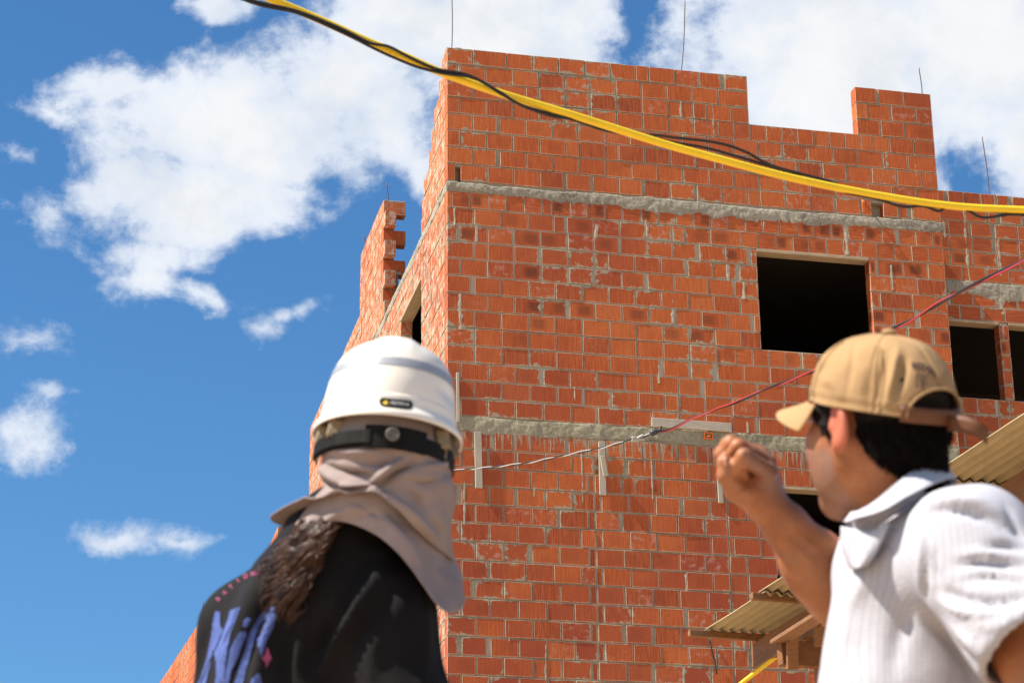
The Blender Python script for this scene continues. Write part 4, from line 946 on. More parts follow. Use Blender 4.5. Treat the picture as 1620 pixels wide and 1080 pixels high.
    # prints on its back
    Npoly = [[(342, 966), (349, 968), (350, 990), (355, 998), (362, 980), (366, 965), (376, 962), (382, 960), (376, 975), (366, 1000), (362, 1020), (357, 1050), (355, 1085), (342, 1085), (344, 1050), (339, 1025), (334, 1050), (326, 1085), (312, 1085), (320, 1068), (330, 1035), (336, 1005), (338, 985)]]
    Opoly = [[(424, 962), (432, 957), (437, 961), (437, 975), (432, 992), (422, 1012), (413, 1040), (408, 1010), (417, 995), (424, 978), (418, 980), (409, 992), (402, 1012), (395, 1040), (384, 1085), (370, 1085), (380, 1052), (388, 1025), (396, 1000), (408, 978)]]
    Spoly = [[(386, 982), (392, 975), (397, 980), (390, 992), (384, 990)], [(378, 1000), (388, 998), (390, 1004), (383, 1020), (376, 1040), (366, 1060), (362, 1085), (354, 1085), (360, 1050), (366, 1025)], [(400, 1072), (410, 1062), (416, 1085), (396, 1085)]]
    print_on('back_print', tr, Npoly + Opoly + Spoly, M['print_blue'], so, 1.5, rough=.12)
    star = [[(423, 1022), (425.5, 1034), (430, 1040), (425.5, 1046), (421, 1056), (418.5, 1046), (414, 1041), (419, 1035)]]
    word = 'RATIONAL'
    arc = spline([(347, 948), (357, 938), (367, 929), (378, 919), (390, 912), (402, 908), (411, 904), (420, 901)], len(word))
    po = print_on('back_print', tr, star, M['print_pink'], so, 1.1)
    for k, ch in enumerate(word):
        x0, y0 = arc[k]; d = arc[min(k + 1, len(word) - 1)] - arc[max(k - 1, 0)]; a = math.atan2(d[1], d[0])
        letters_on('back_print', tr, ch, lambda x, y: (x0 + 9.5 * (x * math.cos(a) + y * math.sin(a)), y0 + 9.5 * (x * math.sin(a) - y * math.cos(a))), M['print_pink'], so, .002, .01)
    # ---- sun cape: lined cap, neck sleeve and two flared tiers
    def ring(dz, rx, ry, n=16, dx=0, dy=0): return [H0 + np.array([dx, dy, dz]) + rx * math.sin(a) * np.array([1, 0, 0]) - ry * math.cos(a) * np.array([0, 1, 0]) + rx * math.sin(a) * -.085 * ZV for a in np.linspace(-math.pi, math.pi, n, endpoint=False)]
    order = lambda pts: [at(*p) for p in pts]
    hemA = order([(560, 862, 3.99), (480, 845, 3.97), (440, 830, 3.92), (427, 820, 3.86), (441, 811, 3.79), (492, 790, 3.71), (540, 776, 3.675), (584, 777, 3.665), (622, 800, 3.665), (656, 835, 3.68), (690, 866, 3.73), (714, 885, 3.80), (712, 880, 3.88), (668, 868, 3.96)])
    neck = ring(-.105, .098, .100, 14, .004, .01); bandr = ring(-.045, .098, .112, 14); inner = ring(.05, .078, .092, 14)
    # rings start at the front and run over the left, the back and the right
    G = loft(inner, hemA, (bandr, neck), 90, 280)
    V, F = grid_VF(G); pp = proj(V); V = V + (.0035 * fbm(V, 16., 2) + .0035 * np.sin(V[:, 2] * 95 + 4 * vnoise(V, 9., 4) + V[:, 0] * 22) * np.clip((.11 - np.abs(V[:, 2] - (H0[2] - .10))) * 14, 0, 1))[:, None] * vert_normals(V, F)
    stA = [([(506, 742), (540, 757), (572, 768), (606, 790)], 7, .011), ([(515, 735), (550, 748), (590, 752)], 6, -.010), ([(586, 762), (615, 740), (648, 722)], 6, .012), ([(600, 768), (630, 745), (660, 730)], 6, -.010), ([(560, 728), (600, 735), (650, 725)], 7, -.006), ([(500, 755), (530, 770), (560, 775)], 5, -.009),
           ([(640, 760), (680, 765), (705, 750)], 8, -.007), ([(615, 785), (650, 815), (690, 850)], 7, .008), ([(640, 770), (665, 800), (700, 850)], 9, -.006), ([(508, 712), (560, 716), (610, 714)], 6, .006), ([(470, 795), (500, 772), (525, 765)], 7, .006), ([(665, 740), (690, 738), (708, 730)], 6, .006), ([(520, 785), (560, 765), (600, 775)], 6, .007)]
    stA = [(a, w * .9, am * 1.5) for a, w, am in stA]; V = folds(V, F, stA, .1); cape = surf('sun_cape', (V, F), M['mauve_cloth'], wk); modify(cape, 'SOLIDIFY', thickness=.0022, offset=-1); modify(cape, 'SUBSURF', levels=1, render_levels=1)
    hemB = order([(580, 868, 3.97), (545, 850, 3.96), (522, 836, 3.92), (502, 826, 3.85), (472, 833, 3.77), (490, 829, 3.725), (540, 824, 3.695), (598, 847, 3.675), (636, 882, 3.655), (668, 924, 3.655), (698, 963, 3.675), (722, 968, 3.72), (733, 948, 3.79), (716, 893, 3.87), (640, 878, 3.95)])
    tp = ring(-.085, .090, .090, 15, .004, .012); md = order([(570, 830, 3.95), (535, 818, 3.93), (520, 808, 3.89), (508, 800, 3.85), (498, 798, 3.79), (505, 789, 3.74), (545, 784, 3.70), (590, 790, 3.685), (622, 812, 3.685), (654, 845, 3.695), (686, 876, 3.73), (703, 880, 3.77), (706, 868, 3.82), (696, 850, 3.88), (630, 838, 3.94)])
    G = loft(tp, hemB, (md,), 70, 280); V, F = grid_VF(G); V = V + .0045 * fbm(V, 15., 6)[:, None] * vert_normals(V, F)
    stB = [([(505, 835), (530, 815), (560, 805)], 6, .005), ([(600, 812), (625, 840), (650, 870)], 6, .006), ([(655, 880), (680, 920), (700, 955)], 9, -.008), ([(560, 820), (585, 812), (610, 820)], 5, -.004), ([(630, 850), (660, 890), (690, 940)], 8, .007), ([(548, 800), (570, 806), (590, 820)], 5, .004)]
    V = folds(V, F, stB, .1); tier = surf('cape_hem', (V, F), M['mauve_cloth'], cape); modify(tier, 'SOLIDIFY', thickness=.0022, offset=-1); modify(tier, 'SUBSURF', levels=1, render_levels=1)
    # ---- hard hat
    hat = bpy.data.objects.new('hard_hat', None); COL.objects.link(hat); hat.parent = wk; hat.location = Vector(H0) - wk.location
    a0, b0 = .1165, .140                                         # half width and half length at the rim
    prof = [(1.0, -.004), (1.005, .001), (.995, .006), (.955, .013), (.925, .018), (.912, .023), (.908, .03), (.905, .036), (.890, .0375), (.886, .044), (.880, .055), (.868, .068), (.85, .08), (.842, .0855), (.836, .087), (.815, .098), (.775, .112), (.71, .126), (.63, .137), (.53, .146), (.42, .1525), (.30, .157), (.17, .1595), (.06, .160), (0.001, .160)]
    prof = spline(np.array([(r, z, 0) for r, z in prof]), 74)[:, :2]; nth = 120
    def hatpt(r, z, th, lift=0.):
        x, y = math.sin(th), -math.cos(th); rr = r + lift / a0
        return H0 + lf * (-x * a0 * rr) + fw * (y * b0 * rr + .004) + up * (z * .93 + lift * (1 if r < .5 else 0))
    G = np.zeros((len(prof), nth, 3))
    for i, (r, z) in enumerate(prof):
        for j in range(nth):
            th = 2 * math.pi * j / nth; x = r * math.sin(th)
            crest = .0022 * (1 / (1 + math.exp((abs(x) - .24) * 34))) * (1 if z > .10 else max(0, (z - .088) / .012)) * np.clip((.75 - r) * 8 + .2, 0, 1)
            scoop = -.006 * math.exp(-((abs(((th + math.pi) % (2 * math.pi)) - math.pi) - 1.05) / .28) ** 2) * math.exp(-((z - .066) / .012) ** 2)
            visor = .10 * max(0, -math.cos(th)) ** 3 * np.clip((.02 - z) / .02, 0, 1)
            G[i, j] = hatpt(r + visor, z - visor * .09, th, crest + scoop) + up * crest
    V, F = grid_VF(G); shell = surf('shell', (V, F), M['shell'], hat); modify(shell, 'SOLIDIFY', thickness=.003, offset=-1); tr = bvh((V, F))
    tape = np.array([[hatpt(r, z, th, .0007) for th in np.linspace(-2.2, 2.2, 110)] for r, z in [tuple(p) for p in prof if .0875 < p[1] < .1085]])
    TV, TF = grid_VF(tape, False); tp_ = surf('reflective_band', (TV, TF), M['silver_tape'], hat)
    # badge with its lettering, on the back of the rim
    bc = np.array([626.5, 638.5]); bd = nrmz((51., 5.5)); bn = np.array([-bd[1], bd[0]]); hl, hw = 19.5, 7.3
    badge = [tuple(bc + bd * (sx * hl + hw * math.cos(a) * (1 if sx > 0 else -1)) + bn * hw * math.sin(a) * (1 if sx > 0 else -1)) for sx, rng in ((1, np.linspace(-math.pi / 2, math.pi / 2, 12)), (-1, np.linspace(-math.pi / 2, math.pi / 2, 12))) for a in rng]
    bo = print_on('badge', tr, [badge], M['black_plastic'], hat, .8, .0012)
    tri = [tuple(bc + bd * x + bn * y) for x, y in ((-21.5, 3.6), (-13.2, 3.6), (-15.0, -4.2))]; print_on('mark', tr, [tri], M['badge_yellow'], bo, .6, .002)
    letters_on('lettering', tr, 'DELTAPLUS', lambda x, y: tuple(bc + bd * (5.5 + 5.7 * x * 1.0) - bn * 6.3 * y), M['badge_white'], bo, .002, .012)
    # headband, knob and the hanging clips
    def arc(dz, rx, ry, a, b_, n=60, w=.026, t=.003, nm='headband', mat=None):
        P = np.array([H0 + up * dz + lf * (-math.sin(x) * rx) + fw * (-math.cos(x) * ry + .004) for x in np.linspace(a, b_, n)]); Q = np.array([[p + up * (w / 2 * s_) for p in P] for s_ in (-1, -.9, .9, 1)])
        GV, GF = grid_VF(Q, False); o = surf(nm, (GV, GF), mat or M['black_plastic'], hat); modify(o, 'SOLIDIFY', thickness=t, offset=1); modify(o, 'BEVEL', width=.0015, segments=2); return o
    arc(-.037, .1045, .122, -1.7, 1.7, 70, .025); arc(-.035, .108, .126, -1.65, -.25, 40, .021, .004); arc(-.034, .1055, .124, -.35, .55, 30, .036, .004, 'ratchet')
    kn = H0 - up * .033 - fw * .1245 + lf * -.004; mb = MB(); mb.tube([kn + fw * .004, kn - fw * .0085, kn - fw * .0105], [.0125, .0125, .0108], 28); ko = mb.build('knob', M['black_plastic'], hat, False)
    for rr, mt in ((.0085, 'grey_plastic'), (.0035, 'black_plastic')):
        mb = MB(); c = kn - fw * .011; mb.tube([c + rr * (math.cos(a) * lf + math.sin(a) * up) for a in np.linspace(0, 2 * math.pi, 29)], .0017, 6, False); mb.build('ring', M['grey_plastic'], ko, True)
    for a in (-1.35, -.95, .95, 1.35):
        P = lambda r, z, da=0: H0 + up * z + lf * (-math.sin(a + da) * .1165 * r) + fw * (-math.cos(a + da) * .14 * r)
        mb = MB(); mb.beam(P(.84, .0, -.0), P(.9, -.03, .0), .012, .020, up=fw); mb.beam(P(.86, -.02, .05), P(.86, -.045, .05), .006, .012, up=fw); o = mb.build('clip', M['beige_pad'], hat); modify(o, 'BEVEL', width=.002)
    # ---- brown curls falling from under the cape over the back
    mb = MB(); R_ = random.Random(5)
    for c_ in range(64):
        u = R_.random(); x0 = 478 + 66 * u ** .9; y0 = 822 + 8 * R_.random() - 10 * (u - .4); x1 = 414 + 50 * R_.random() ** .8 + 36 * max(0, u - .5)
        L = R_.uniform(85, 150) * (1 - .35 * max(0, u - .6)); out = R_.uniform(.006, .032); ph = R_.uniform(0, 6.28); fr = R_.uniform(2.0, 3.6); am = R_.uniform(3.5, 8.5)
        for k in range(13 if c_ < 50 else 4):
            sp2 = 1 if c_ < 50 else 1.9
            dx, dy, dl, dp, do = sp2 * R_.uniform(-6, 6), R_.uniform(-4, 4), R_.uniform(.78, 1.12), R_.uniform(-.7, .7), R_.uniform(-.006, .006); ex = R_.uniform(-10, 10) * sp2; pts = []
            for f in np.linspace(0, 1, 30):
                w_ = am * min(1, f * 3) * math.sin(ph + dp + fr * 6.28 * f); x = x0 + dx * .6 + (x1 - x0 + ex) * (f ** .85) + w_ + dx * f * .5; y = y0 + dy + L * dl * f + .4 * am * math.sin(ph + dp + 1 + fr * 6.28 * f)
                pts.append(at(x, y, SHIRT_D(x, y) - (out + do) * math.sin(math.pi * min(1, .25 + f * .75)) - .003 + .006 * math.cos(ph + dp + fr * 6.28 * f)))
            mb.tube(pts, np.linspace(.0017, .0008, 30) * R_.uniform(.8, 1.3), 4, False)
    mb.build('hair', M['hair_brown'], wk, True)
worker()
# ================================================================== the man in the tan cap
HC = at(1390, 659, 3.30)
mn = empty('person', (HC[0] + .06, HC[1] + .02, 0), 'person in tan cap and white checked shirt raising a closed fist', 'person')
def man():
    f = nrmz((-.58, .80, .18)); up = nrmz(ZV - f * (ZV @ f)); lf = np.cross(up, f); up, lf = up * .987 + lf * .16, lf * .987 - up * .16
    A = np.stack([f, lf, up]); loc = lambda a, b_, c: HC + a * f + b_ * lf + c * up
    hf = head_field(HC, f, lf, up, 1.)
    nb = at(1432, 838, 3.34)
    def hn(P):
        d = hf(P); n = d_cap(P, loc(-.028, 0, -.03), nb, .054, .060); n = smin(n, d_cap(P, loc(-.02, .04, -.05), at(1400, 850, 3.28), .018, .012), .03); return smin(d, n, .025)
    V1 = snets(hn, HC - np.array([.17, .17, .25]), HC + np.array([.17, .17, .15]), .0036)
    # raised right forearm and fist
    W = at(1213, 797, 3.40); E_ = at(1352, 962, 3.41); SHR = at(1445, 880, 3.47)
    p = lambda x, y, d: at(x, y, d)
    arm = [(SHR, E_, .052, .047, .03), (E_, p(1293, 893, 3.405), .043, .0385, .03), (p(1293, 893, 3.405), p(1243, 832, 3.40), .0385, .0285, .03), (p(1243, 832, 3.40), W, .0285, .0235, .02), (p(1320, 935, 3.40), p(1282, 890, 3.405), .040, .036, .03)]
    k = .010
    hand = [(W, p(1212, 752, 3.378), .0265, .0165, k), (W, p(1209, 737, 3.396), .025, .017, k), (W, p(1202, 726, 3.415), .024, .017, k), (p(1206, 792, 3.41), p(1194, 720, 3.43), .022, .015, k), (p(1190, 772, 3.395), p(1194, 752, 3.405), .024, .022, k),
            (p(1197, 790, 3.385), p(1164, 776, 3.366), .022, .0150, k), (p(1164, 776, 3.366), p(1148, 752, 3.358), .0142, .0118, .005), (p(1148, 752, 3.358), p(1146, 731, 3.360), .0116, .0098, .004), (p(1146, 731, 3.360), p(1150, 722, 3.364), .0098, .0082, .004)]
    fg = [[(1217, 748, 3.374), (1177, 722, 3.350), (1163, 739, 3.356), (1176, 752, 3.372)], [(1213, 733, 3.394), (1168, 707, 3.378), (1153, 726, 3.384), (1166, 741, 3.394)], [(1205, 721, 3.415), (1156, 701, 3.404), (1143, 719, 3.409), (1157, 734, 3.414)], [(1196, 715, 3.432), (1151, 702, 3.428), (1140, 717, 3.431), (1152, 730, 3.434)]]
    rad = (.0128, .0112, .0100, .0084)
    prims = arm[1:] + hand
    fb = field(prims)
    fr = [field([(p(*q[i]), p(*q[i + 1]), rad[i] * sc, rad[i + 1] * sc, .004) for i in range(3)]) for q, sc in zip(fg, (1, 1.02, .97, .86))]
    def fist(P):
        d = fb(P)
        for g in fr: d = smin(d, g(P), .0035)
        return d + .0007 * fbm(P, 60., 4)
    lo, hi = bounds(prims, .03); V2 = snets(fist, lo, hi, .0023); V2 = (folds(*V2, [([(1160, 783), (1176, 772), (1190, 757)], 2.6, -.0022), ([(1198, 758), (1190, 765), (1180, 768)], 2.6, -.002), ([(1183, 715), (1180, 722), (1182, 729)], 2.2, -.0014), ([(1221, 757), (1214, 768), (1206, 776)], 3, -.0016), ([(1172, 800), (1190, 806), (1212, 806)], 2.6, -.0016), ([(1178, 808), (1196, 813), (1216, 812)], 2.4, -.0012), ([(1147, 746), (1152, 748), (1157, 746)], 2, -.0012), ([(1230, 830), (1262, 868), (1300, 905)], 4, .0016), ([(1250, 828), (1280, 858), (1312, 884)], 4, .0014)], 0), V2[1])
    nl = at(1144.5, 730, 3.3505); na = nrmz(at(1147, 720, 3.356) - at(1147, 742, 3.356)); nn = nrmz(np.array([-.75, -.62, .1])); nn = nrmz(nn - na * (nn @ na)); ns = np.cross(na, nn)
    G = np.array([[nl + nn * (.0006 - .0022 * s_ ** 2 - .001 * max(0, t_) ** 2) + ns * (.0052 * s_ * (1 - .25 * max(0, t_) ** 2)) + na * (.0064 * t_) for s_ in np.linspace(-1, 1, 9)] for t_ in np.linspace(-1, 1, 9)])
    # left arm: elbow out, hand on the hip
    SHL = at(1538, 872, 3.09); EL = at(1690, 1130, 2.96); hip = at(1452, 1360, 3.29); hip[2] = .86; WL = hip + np.array([.09, -.20, .16])
    la = [(SHL, EL, .056, .046, .03), (EL, WL, .045, .027, .03)] + sweep_hand(WL, nrmz((-.75, .25, -.45)), nrmz((.2, .3, .9)), nrmz((-.1, 1, 0)), 1.)
    V3 = grow(la, .005)
    to = [(nb - ZV * .01, at(1470, 960, 3.28), .062, .09, .05), (at(1470, 960, 3.28), hip, .11, .12, .05), (nb - ZV * .06, SHL, .045, .05, .05), (nb - ZV * .06, SHR, .045, .05, .05), (SHR, E_, .050, .046, .03)]
    V4 = grow(to, .012)
    V, F = body([V1, V2, V3, V4])
    q = (V - HC) @ A.T
    jaw = np.clip((q[:, 0] - .004) / .02, 0, 1) * np.clip((-.028 - q[:, 2] + .25 * (q[:, 0] - .05)) / .02, 0, 1) * np.clip((.16 + q[:, 2]) / .02, 0, 1) * np.clip((.20 - np.linalg.norm(q, axis=1)) / .02, 0, 1)
    ear = np.clip((np.abs(q[:, 1]) - .079) / .006, 0, 1) * (np.linalg.norm(q, axis=1) < .13)
    surf('body', (V, F), M['skin'], mn, jaw - ear)
    for kk in (-1, 1):
        e = loc(.0815, kk * .0315, -.004); mb = MB(); mb.tube([e - f * .004, e + f * .004, e + f * .0118], [.010, .0105, .004], 14); eo = mb.build('eye', M['eye'], mn, True); mb = MB(); mb.tube([e + f * .010, e + f * .0125], [.005, .0045], 12); mb.build('iris', M['iris'], eo)
        mb = MB(); mb.tube([loc(.093, kk * .018, .016), loc(.094, kk * .034, .021), loc(.082, kk * .05, .014)], [.003, .004, .002], 6); mb.build('eyebrow', M['hair_dark'], mn, True)
    legs(mn, hip, nrmz((-.95, .3, 0)), nrmz((-.3, -.95, 0)))
    nm_ = simple('fingernail', (.50, .25, .17), .3, .05); no_ = surf('thumbnail', grid_VF(G, False), nm_, mn); modify(no_, 'SOLIDIFY', thickness=.0008, offset=0)
    # ---- hair under the cap: a close shell with loose ends
    hl0 = loc; hh_ = head_field(HC, f, lf, up, 1., False)
    def hairf(P):
        q = (P - HC) @ A.T; d = smin(hh_(P), d_cap(P, hl0(-.028, 0, -.03), nb, .054, .060), .025) - .0075 - .003 * fbm(P, 45., 7)
        d = np.maximum(d, q[:, 2] - np.where((q[:, 0] < -.045) & (np.abs(q[:, 1]) < .05), .04, .017))
        line = np.where(q[:, 0] < -.026, np.interp(q[:, 0], [-.11, -.078, -.05, -.026], [-.112, -.108, -.072, -.012]), np.where(q[:, 0] > .008, -.022 + .75 * np.clip(q[:, 0] - .02, 0, .1), .016))
        d = np.maximum(d, line + .006 * vnoise(P, 60., 2) - q[:, 2]); d = np.maximum(d, q[:, 0] - .072)
        e = np.maximum(np.abs(q[:, 0] + .010) - .019, np.abs(q[:, 2] + .02) - .036); e = np.maximum(e, .05 - np.abs(q[:, 1])); return np.maximum(d, -e)
    HV, HF = snets(hairf, HC - .16, HC + .16, .0034)
    mb = MB(); mb.v = list(HV); mb.f = [tuple(x) for x in HF]; R_ = random.Random(9); N = vert_normals(HV, HF); qh = (HV - HC) @ A.T
    ok = np.where((qh[:, 2] < -.012) & ((np.abs(qh[:, 1]) > .03) | (qh[:, 0] < -.05)))[0]
    for i in R_.sample(list(ok), min(3000, len(ok))):
        if np.linalg.norm(HV[i] - HC) < .06: continue
        d = nrmz(-up * .9 - f * .35 + N[i] * R_.uniform(.02, .22) + np.array([R_.uniform(-.2, .2) for _ in range(3)])); L = R_.uniform(.006, .014) * (1.5 if qh[i, 0] < -.075 else 1)
        mb.tube([HV[i] - N[i] * .002, HV[i] + d * L * .5, HV[i] + d * L - up * L * .25], [.0011, .0009, .0004], 3, False)
    mb.build('hair', M['hair_dark'], mn, True)
    # ---- cap
    cap = bpy.data.objects.new('cap', None); COL.objects.link(cap); cap.parent = mn; cap.location = Vector(HC) - mn.location
    lx, ly, hz = .110, .092, .099; cz = .013
    fc_ = nrmz((-.62, .77, .40)); uc = nrmz(ZV - fc_ * (ZV @ fc_)); lc = np.cross(uc, fc_); uc, lc = uc * .985 + lc * .17, lc * .985 - uc * .17; hl_ = loc; loc = lambda a, b_, c: HC + a * fc_ + b_ * lc + c * uc; f, lf, up = fc_, lc, uc
    def cpt(th, t_, lift=0.):
        """th 0 is the back; t 0 the lower edge, 1 the button"""
        ph = t_ * math.pi / 2; r = math.cos(ph) ** .78; z = math.sin(ph) ** 1.04
        ct, st_ = math.cos(th), math.sin(th)
        base = cz + .012 * ct * 0 - .012 * (1 - t_) * (ct * .3 + .2)
        return loc(-(lx + lift) * r * ct - .009 + .004 * z, (ly + lift) * r * st_, base + (hz + lift) * z)
    nth, nt = 132, 44; G = np.array([[cpt(-math.pi + 2 * math.pi * j / nth, t_) for j in range(nth)] for t_ in np.linspace(0, .995, nt)])
    G2 = G.reshape(-1, 3); N0 = vert_normals(*grid_VF(G)); G2 = G2 - 0 * N0
    thv = np.array([[-math.pi + 2 * math.pi * j / nth for j in range(nth)] for _ in range(nt)]).ravel(); tv = np.repeat(np.linspace(0, .995, nt), nth)
    seam = sum(np.exp(-(((thv - s_ + math.pi) % (2 * math.pi) - math.pi) / .035) ** 2) for s_ in (0, math.pi / 3 * 1.02, 2 * math.pi / 3, math.pi, -math.pi / 3, -2 * math.pi / 3)) * np.clip((1 - tv) * 8, 0, 1)
    outw = nrmz(G2[nth * 10] - HC); sg = 1 if N0[nth * 10] @ outw > 0 else -1
    disp = -.0022 * seam + .0032 * fbm(G2, 17., 12) + .0018 * np.cos(tv * 60) * (tv < .12) * .5
    V = G2 + sg * N0 * disp[:, None]; _, F = grid_VF(G)
    # opening above the strap
    op_w, op_h = .60, .27
    fc = F[:, 0]; keep = ~((np.abs(thv[fc] + .02) < op_w * np.sqrt(np.clip(1 - (tv[fc] / op_h) ** 2, 0, 1))) & (tv[fc] < op_h))
    stc = [([(1402, 560), (1395, 600), (1388, 640)], 7, -.006), ([(1420, 555), (1412, 600), (1402, 640)], 6, .008), ([(1380, 570), (1374, 610), (1370, 640)], 8, -.004), ([(1433, 560), (1428, 590), (1420, 620)], 7, -.006), ([(1300, 600), (1320, 610), (1340, 640)], 8, .004), ([(1352, 545), (1345, 590), (1337, 635)], 4, -.004), ([(1310, 575), (1290, 590), (1283, 610)], 6, -.004)]
    Ff = F if sg > 0 else F[:, ::-1]; V = folds(V, Ff, stc); Fk = Ff[keep]; crown = surf('crown', (V, Fk), M['tan_cloth'], cap); modify(crown, 'SOLIDIFY', thickness=.0022, offset=-1); modify(crown, 'SUBSURF', levels=1, render_levels=1); tr = bvh((V, Fk))
    # piping round the opening, eyelet row, button
    mb = MB(); mb.tube([cpt(-.02 + op_w * math.cos(a), max(0, op_h * math.sin(a)), .001) for a in np.linspace(0, math.pi, 40)], .0022, 6); mb.build('piping', M['tan_cloth'], crown, True)
    for s_ in (math.pi / 3 * 1.02, 2 * math.pi / 3):
        mb = MB()
        for t_ in np.linspace(.05, .62, 26):
            for ds in (-.045, .045): mb.tube([cpt(s_ + ds, t_, .0018), cpt(s_ + ds + .004, t_ + .012, .0018)], .0011, 5)
        mb.build('stitching', M['tan_cloth'], crown, True)
    bt = cpt(0, 1.) + up * .001; mb = MB(); mb.tube([bt - up * .002, bt + up * .003, bt + up * .0055, bt + up * .0065], [.0095, .0095, .006, .001], 16); mb.build('button', M['tan_cloth'], cap, True)
    # brim
    nb_ = 40; G = np.zeros((12, nb_, 3))
    for i in range(12):
        r = i / 11
        for j in range(nb_):
            a = (j / (nb_ - 1) - .5) * 2.3; base = cpt(math.pi + a, .0); e = math.cos(a * 1.28) ** .55 if abs(a * 1.28) < math.pi / 2 else 0
            G[i, j] = base + f * (.072 * e * r) + up * (-.003 - .020 * r - .022 * (math.sin(a) ** 2) * r ** .7) + lf * (-.006 * math.sin(a) * r)
    BV, BF = grid_VF(G, False); br = surf('brim', (BV, BF), M['tan_cloth'], cap); modify(br, 'SOLIDIFY', thickness=.0035, offset=0); modify(br, 'SUBSURF', levels=1, render_levels=2)
    # strap across the opening with its loose tail
    P = [cpt(a, .03, .001) for a in np.linspace(.66, -.45, 24)]; tail = spline([P[-1], at(1500, 668, 3.21), at(1525, 671, 3.19), at(1545, 678, 3.18), at(1563, 690, 3.18)], 18)
    for pts, nm in ((P, 'strap'), (tail, 'strap_tail')):
        pts = np.array(pts); Q = np.array([[x + up * (.0105 * s_) for x in pts] for s_ in (-1, -.3, .3, 1)]); o = surf(nm, grid_VF(Q, False), M['leather'], cap); modify(o, 'SOLIDIFY', thickness=.0022, offset=0)
    bk = P[-3]; mb = MB(); mb.tube([bk + up * .013, bk - up * .013], .0028, 8); mb.build('buckle', M['grey_plastic'], cap, True)
    # embroidery: a jagged word over a year
    def mp(x, y): return (1465 + 21 * x + 2.0 * y + 0, 605 - 27 * y + 4.5 * x + 3 * x * x)
    letters_on('embroidery', tr, '19', lambda x, y: mp(x - .42, y), M['embroidery'], crown, .0012, .055); letters_on('embroidery', tr, '19', lambda x, y: mp(x - .42, y), M['embroidery_pale'], crown, .0022, -.012)
    letters_on('embroidery', tr, '76', lambda x, y: mp(x + .82, y + .04), M['embroidery_pale'], crown, .0014, .02)
    letters_on('embroidery', tr, 'BATAN', lambda x, y: (1461 + 11.5 * x, 580 - 11.5 * y + .0 + 2.3 * abs(x + .3) ** 2 + 3.5 * x), M['embroidery'], crown, .0014, .035)
    mb = MB()
    for x, y in ((1450, 585), (1460, 586), (1469, 590)):
        c = cast(tr, x, y, .001)
        if c is not None: mb.tube([c - f * .0005, c - f * .002], [.0021, .0015], 8)
    mb.build('embroidery', M['embroidery'], crown)
    # ---- shirt
    ch = at(1478, 935, 3.28); be = at(1470, 1110, 3.28)
    SE_ = at(1640, 1008, 3.0); ad = nrmz(SE_ - SHL)
    sp_ = [(nb - ZV * .035, ch, .072, .118, .07), (ch, be, .118, .130, .08), (be, hip, .130, .150, .08), (nb - ZV * .045, SHL, .060, .068, .06), (nb - ZV * .05, SHR, .06, .066, .06), (SHL, SE_, .079, .086, .045), (SHR, E_ + (SHR - E_) * .42, .074, .074, .04), (at(1555, 960, 3.32), at(1550, 1120, 3.32), .10, .11, .09)]
    base = field(sp_); ax2 = nrmz(E_ - SHR); E2 = E_ + (SHR - E_) * .42
    def shirt(P):
        d = base(P) + .0040 * fbm(P, 8., 21) + .0022 * np.sin(P @ np.array([20., 8, 45.]) + 3 * vnoise(P, 6., 3))
        cuff = np.where(np.linalg.norm(P - SHL - np.clip((P - SHL) @ ad, 0, 1)[:, None] * ad, axis=1) < .15, (P - SE_) @ ad - .012, -1); d = smax(d, cuff, .004); d = smax(d, -d_cap(P, SE_ - ad * .05, SE_ + ad * .2, .074, .080), .004)
        d = smax(d, -d_cap(P, E2 - ax2 * .02, E2 + ax2 * .3, .066, .07), .004)
        d = smax(d, -d_cap(P, nb + ZV * .005, nb + ZV * .2, .054, .085), .006); return smax(d, (hip[2] - .06) - P[:, 2], .006)
    lo, hi = bounds(sp_, .03); VF = snets(shirt, lo, hi, .0062)
    stS = [([(1462, 815), (1490, 806), (1530, 808), (1570, 822), (1615, 848)], 8, -.013), ([(1462, 800), (1500, 792), (1550, 797), (1600, 822)], 9, .008), ([(1463, 815), (1466, 860), (1462, 910), (1466, 960), (1480, 985)], 5, -.007), ([(1452, 830), (1455, 900), (1455, 950)], 6, .004), ([(1560, 866), (1590, 862), (1625, 872)], 6, -.008), ([(1520, 892), (1560, 888), (1620, 898)], 7, -.011), ([(1515, 880), (1560, 876), (1620, 884)], 6, .007), ([(1510, 908), (1560, 906), (1620, 914)], 7, .006), ([(1530, 915), (1570, 912), (1620, 922)], 6, -.007),
           ([(1490, 935), (1530, 950), (1580, 952), (1625, 945)], 8, -.012), ([(1490, 950), (1530, 966), (1590, 970)], 8, .009), ([(1500, 990), (1530, 1015), (1555, 1040)], 8, .006), ([(1530, 985), (1570, 990), (1610, 980)], 7, .004), ([(1480, 870), (1478, 900), (1485, 930)], 6, -.006), ([(1470, 985), (1500, 1010), (1530, 1050), (1540, 1090)], 10, -.014), ([(1380, 880), (1365, 920), (1345, 960)], 14, .006), ([(1440, 960), (1420, 1010), (1410, 1080)], 16, -.007), ([(1360, 850), (1375, 870), (1400, 860)], 8, -.006), ([(1590, 800), (1605, 830), (1630, 860)], 5, -.006), ([(1545, 1000), (1560, 1030), (1570, 1055)], 4, .004)]
    VF = (folds(*VF, stS), VF[1]); so = surf('shirt', VF, M['white_shirt'], mn)
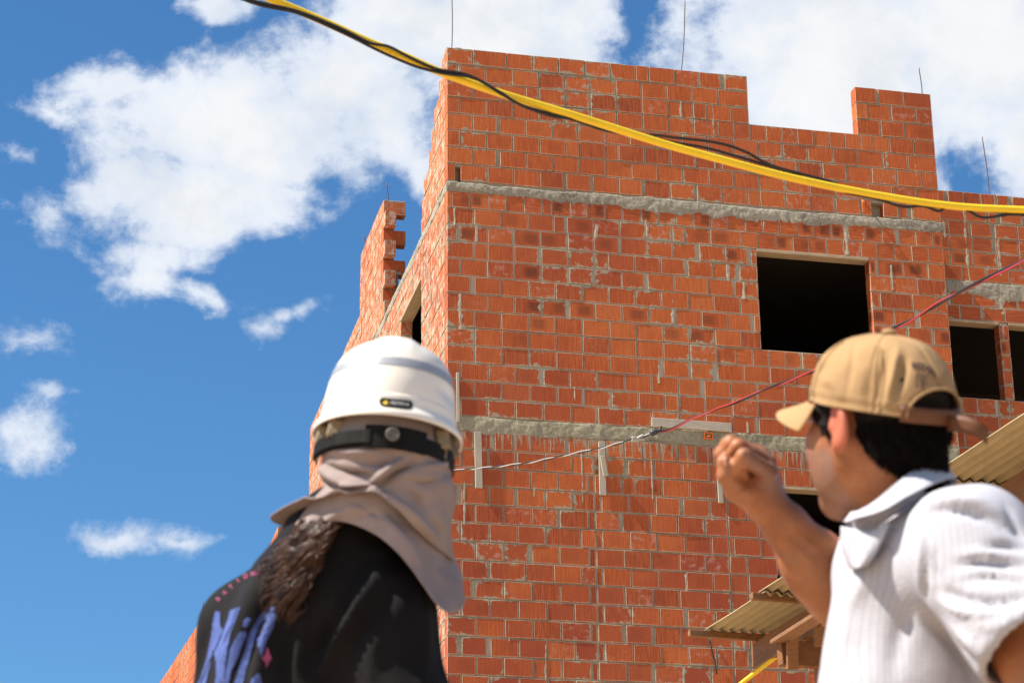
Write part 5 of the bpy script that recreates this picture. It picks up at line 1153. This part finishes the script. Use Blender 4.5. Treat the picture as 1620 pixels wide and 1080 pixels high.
    # collar: stand and folded leaf
    T = [at(*q) for q in ((1347, 815, 3.27), (1360, 812, 3.225), (1388, 795, 3.20), (1425, 764, 3.20), (1463, 738, 3.24), (1487, 729, 3.31), (1482, 738, 3.40), (1440, 770, 3.44), (1385, 812, 3.42), (1350, 830, 3.37))]
    Bm = [at(*q) for q in ((1334, 826, 3.25), (1350, 822, 3.185), (1398, 806, 3.145), (1442, 782, 3.15), (1482, 764, 3.19), (1511, 757, 3.29), (1508, 768, 3.44), (1450, 800, 3.50), (1380, 838, 3.48), (1336, 850, 3.38))]
    In = [at(*q) for q in ((1352, 850, 3.27), (1368, 846, 3.235), (1392, 832, 3.215), (1428, 806, 3.21), (1466, 782, 3.25), (1488, 775, 3.31), (1480, 785, 3.39), (1440, 815, 3.43), (1390, 850, 3.41), (1356, 862, 3.36))]
    top2 = [t_ + (b_ - t_) * .10 + ZV * .004 for t_, b_ in zip(T, Bm)]
    G = np.array([[spline(np.array(r), 16)[i] for r in zip(*[spline(np.array(x), 60) for x in (In, T, top2, Bm)])] for i in range(16)])
    CV, CF = grid_VF(G, False); CV = CV + .0012 * fbm(CV, 25., 3)[:, None] * vert_normals(CV, CF); co_ = surf('collar', (CV, CF), M['white_shirt'], so); modify(co_, 'SOLIDIFY', thickness=.0022, offset=0); modify(co_, 'SUBSURF', levels=1, render_levels=1)
    # open front edge with the collar point
    G = np.array([[at(*q) for q in r] for r in (((1331, 832, 3.24), (1352, 836, 3.20), (1378, 838, 3.18), (1408, 824, 3.165)), ((1331, 856, 3.235), (1351, 862, 3.19), (1374, 862, 3.17), (1398, 850, 3.165)), ((1337, 880, 3.23), (1352, 886, 3.18), (1368, 884, 3.165), (1386, 874, 3.165)), ((1345, 898, 3.225), (1352, 899, 3.18), (1360, 898, 3.165), (1372, 893, 3.168)))])
    G = np.array([spline(r, 12) for r in G]); G = np.array([spline(G[:, j], 12) for j in range(12)]).transpose(1, 0, 2)
    o = surf('collar_point', grid_VF(G, False), M['white_shirt'], so); modify(o, 'SOLIDIFY', thickness=.002, offset=0)
man()
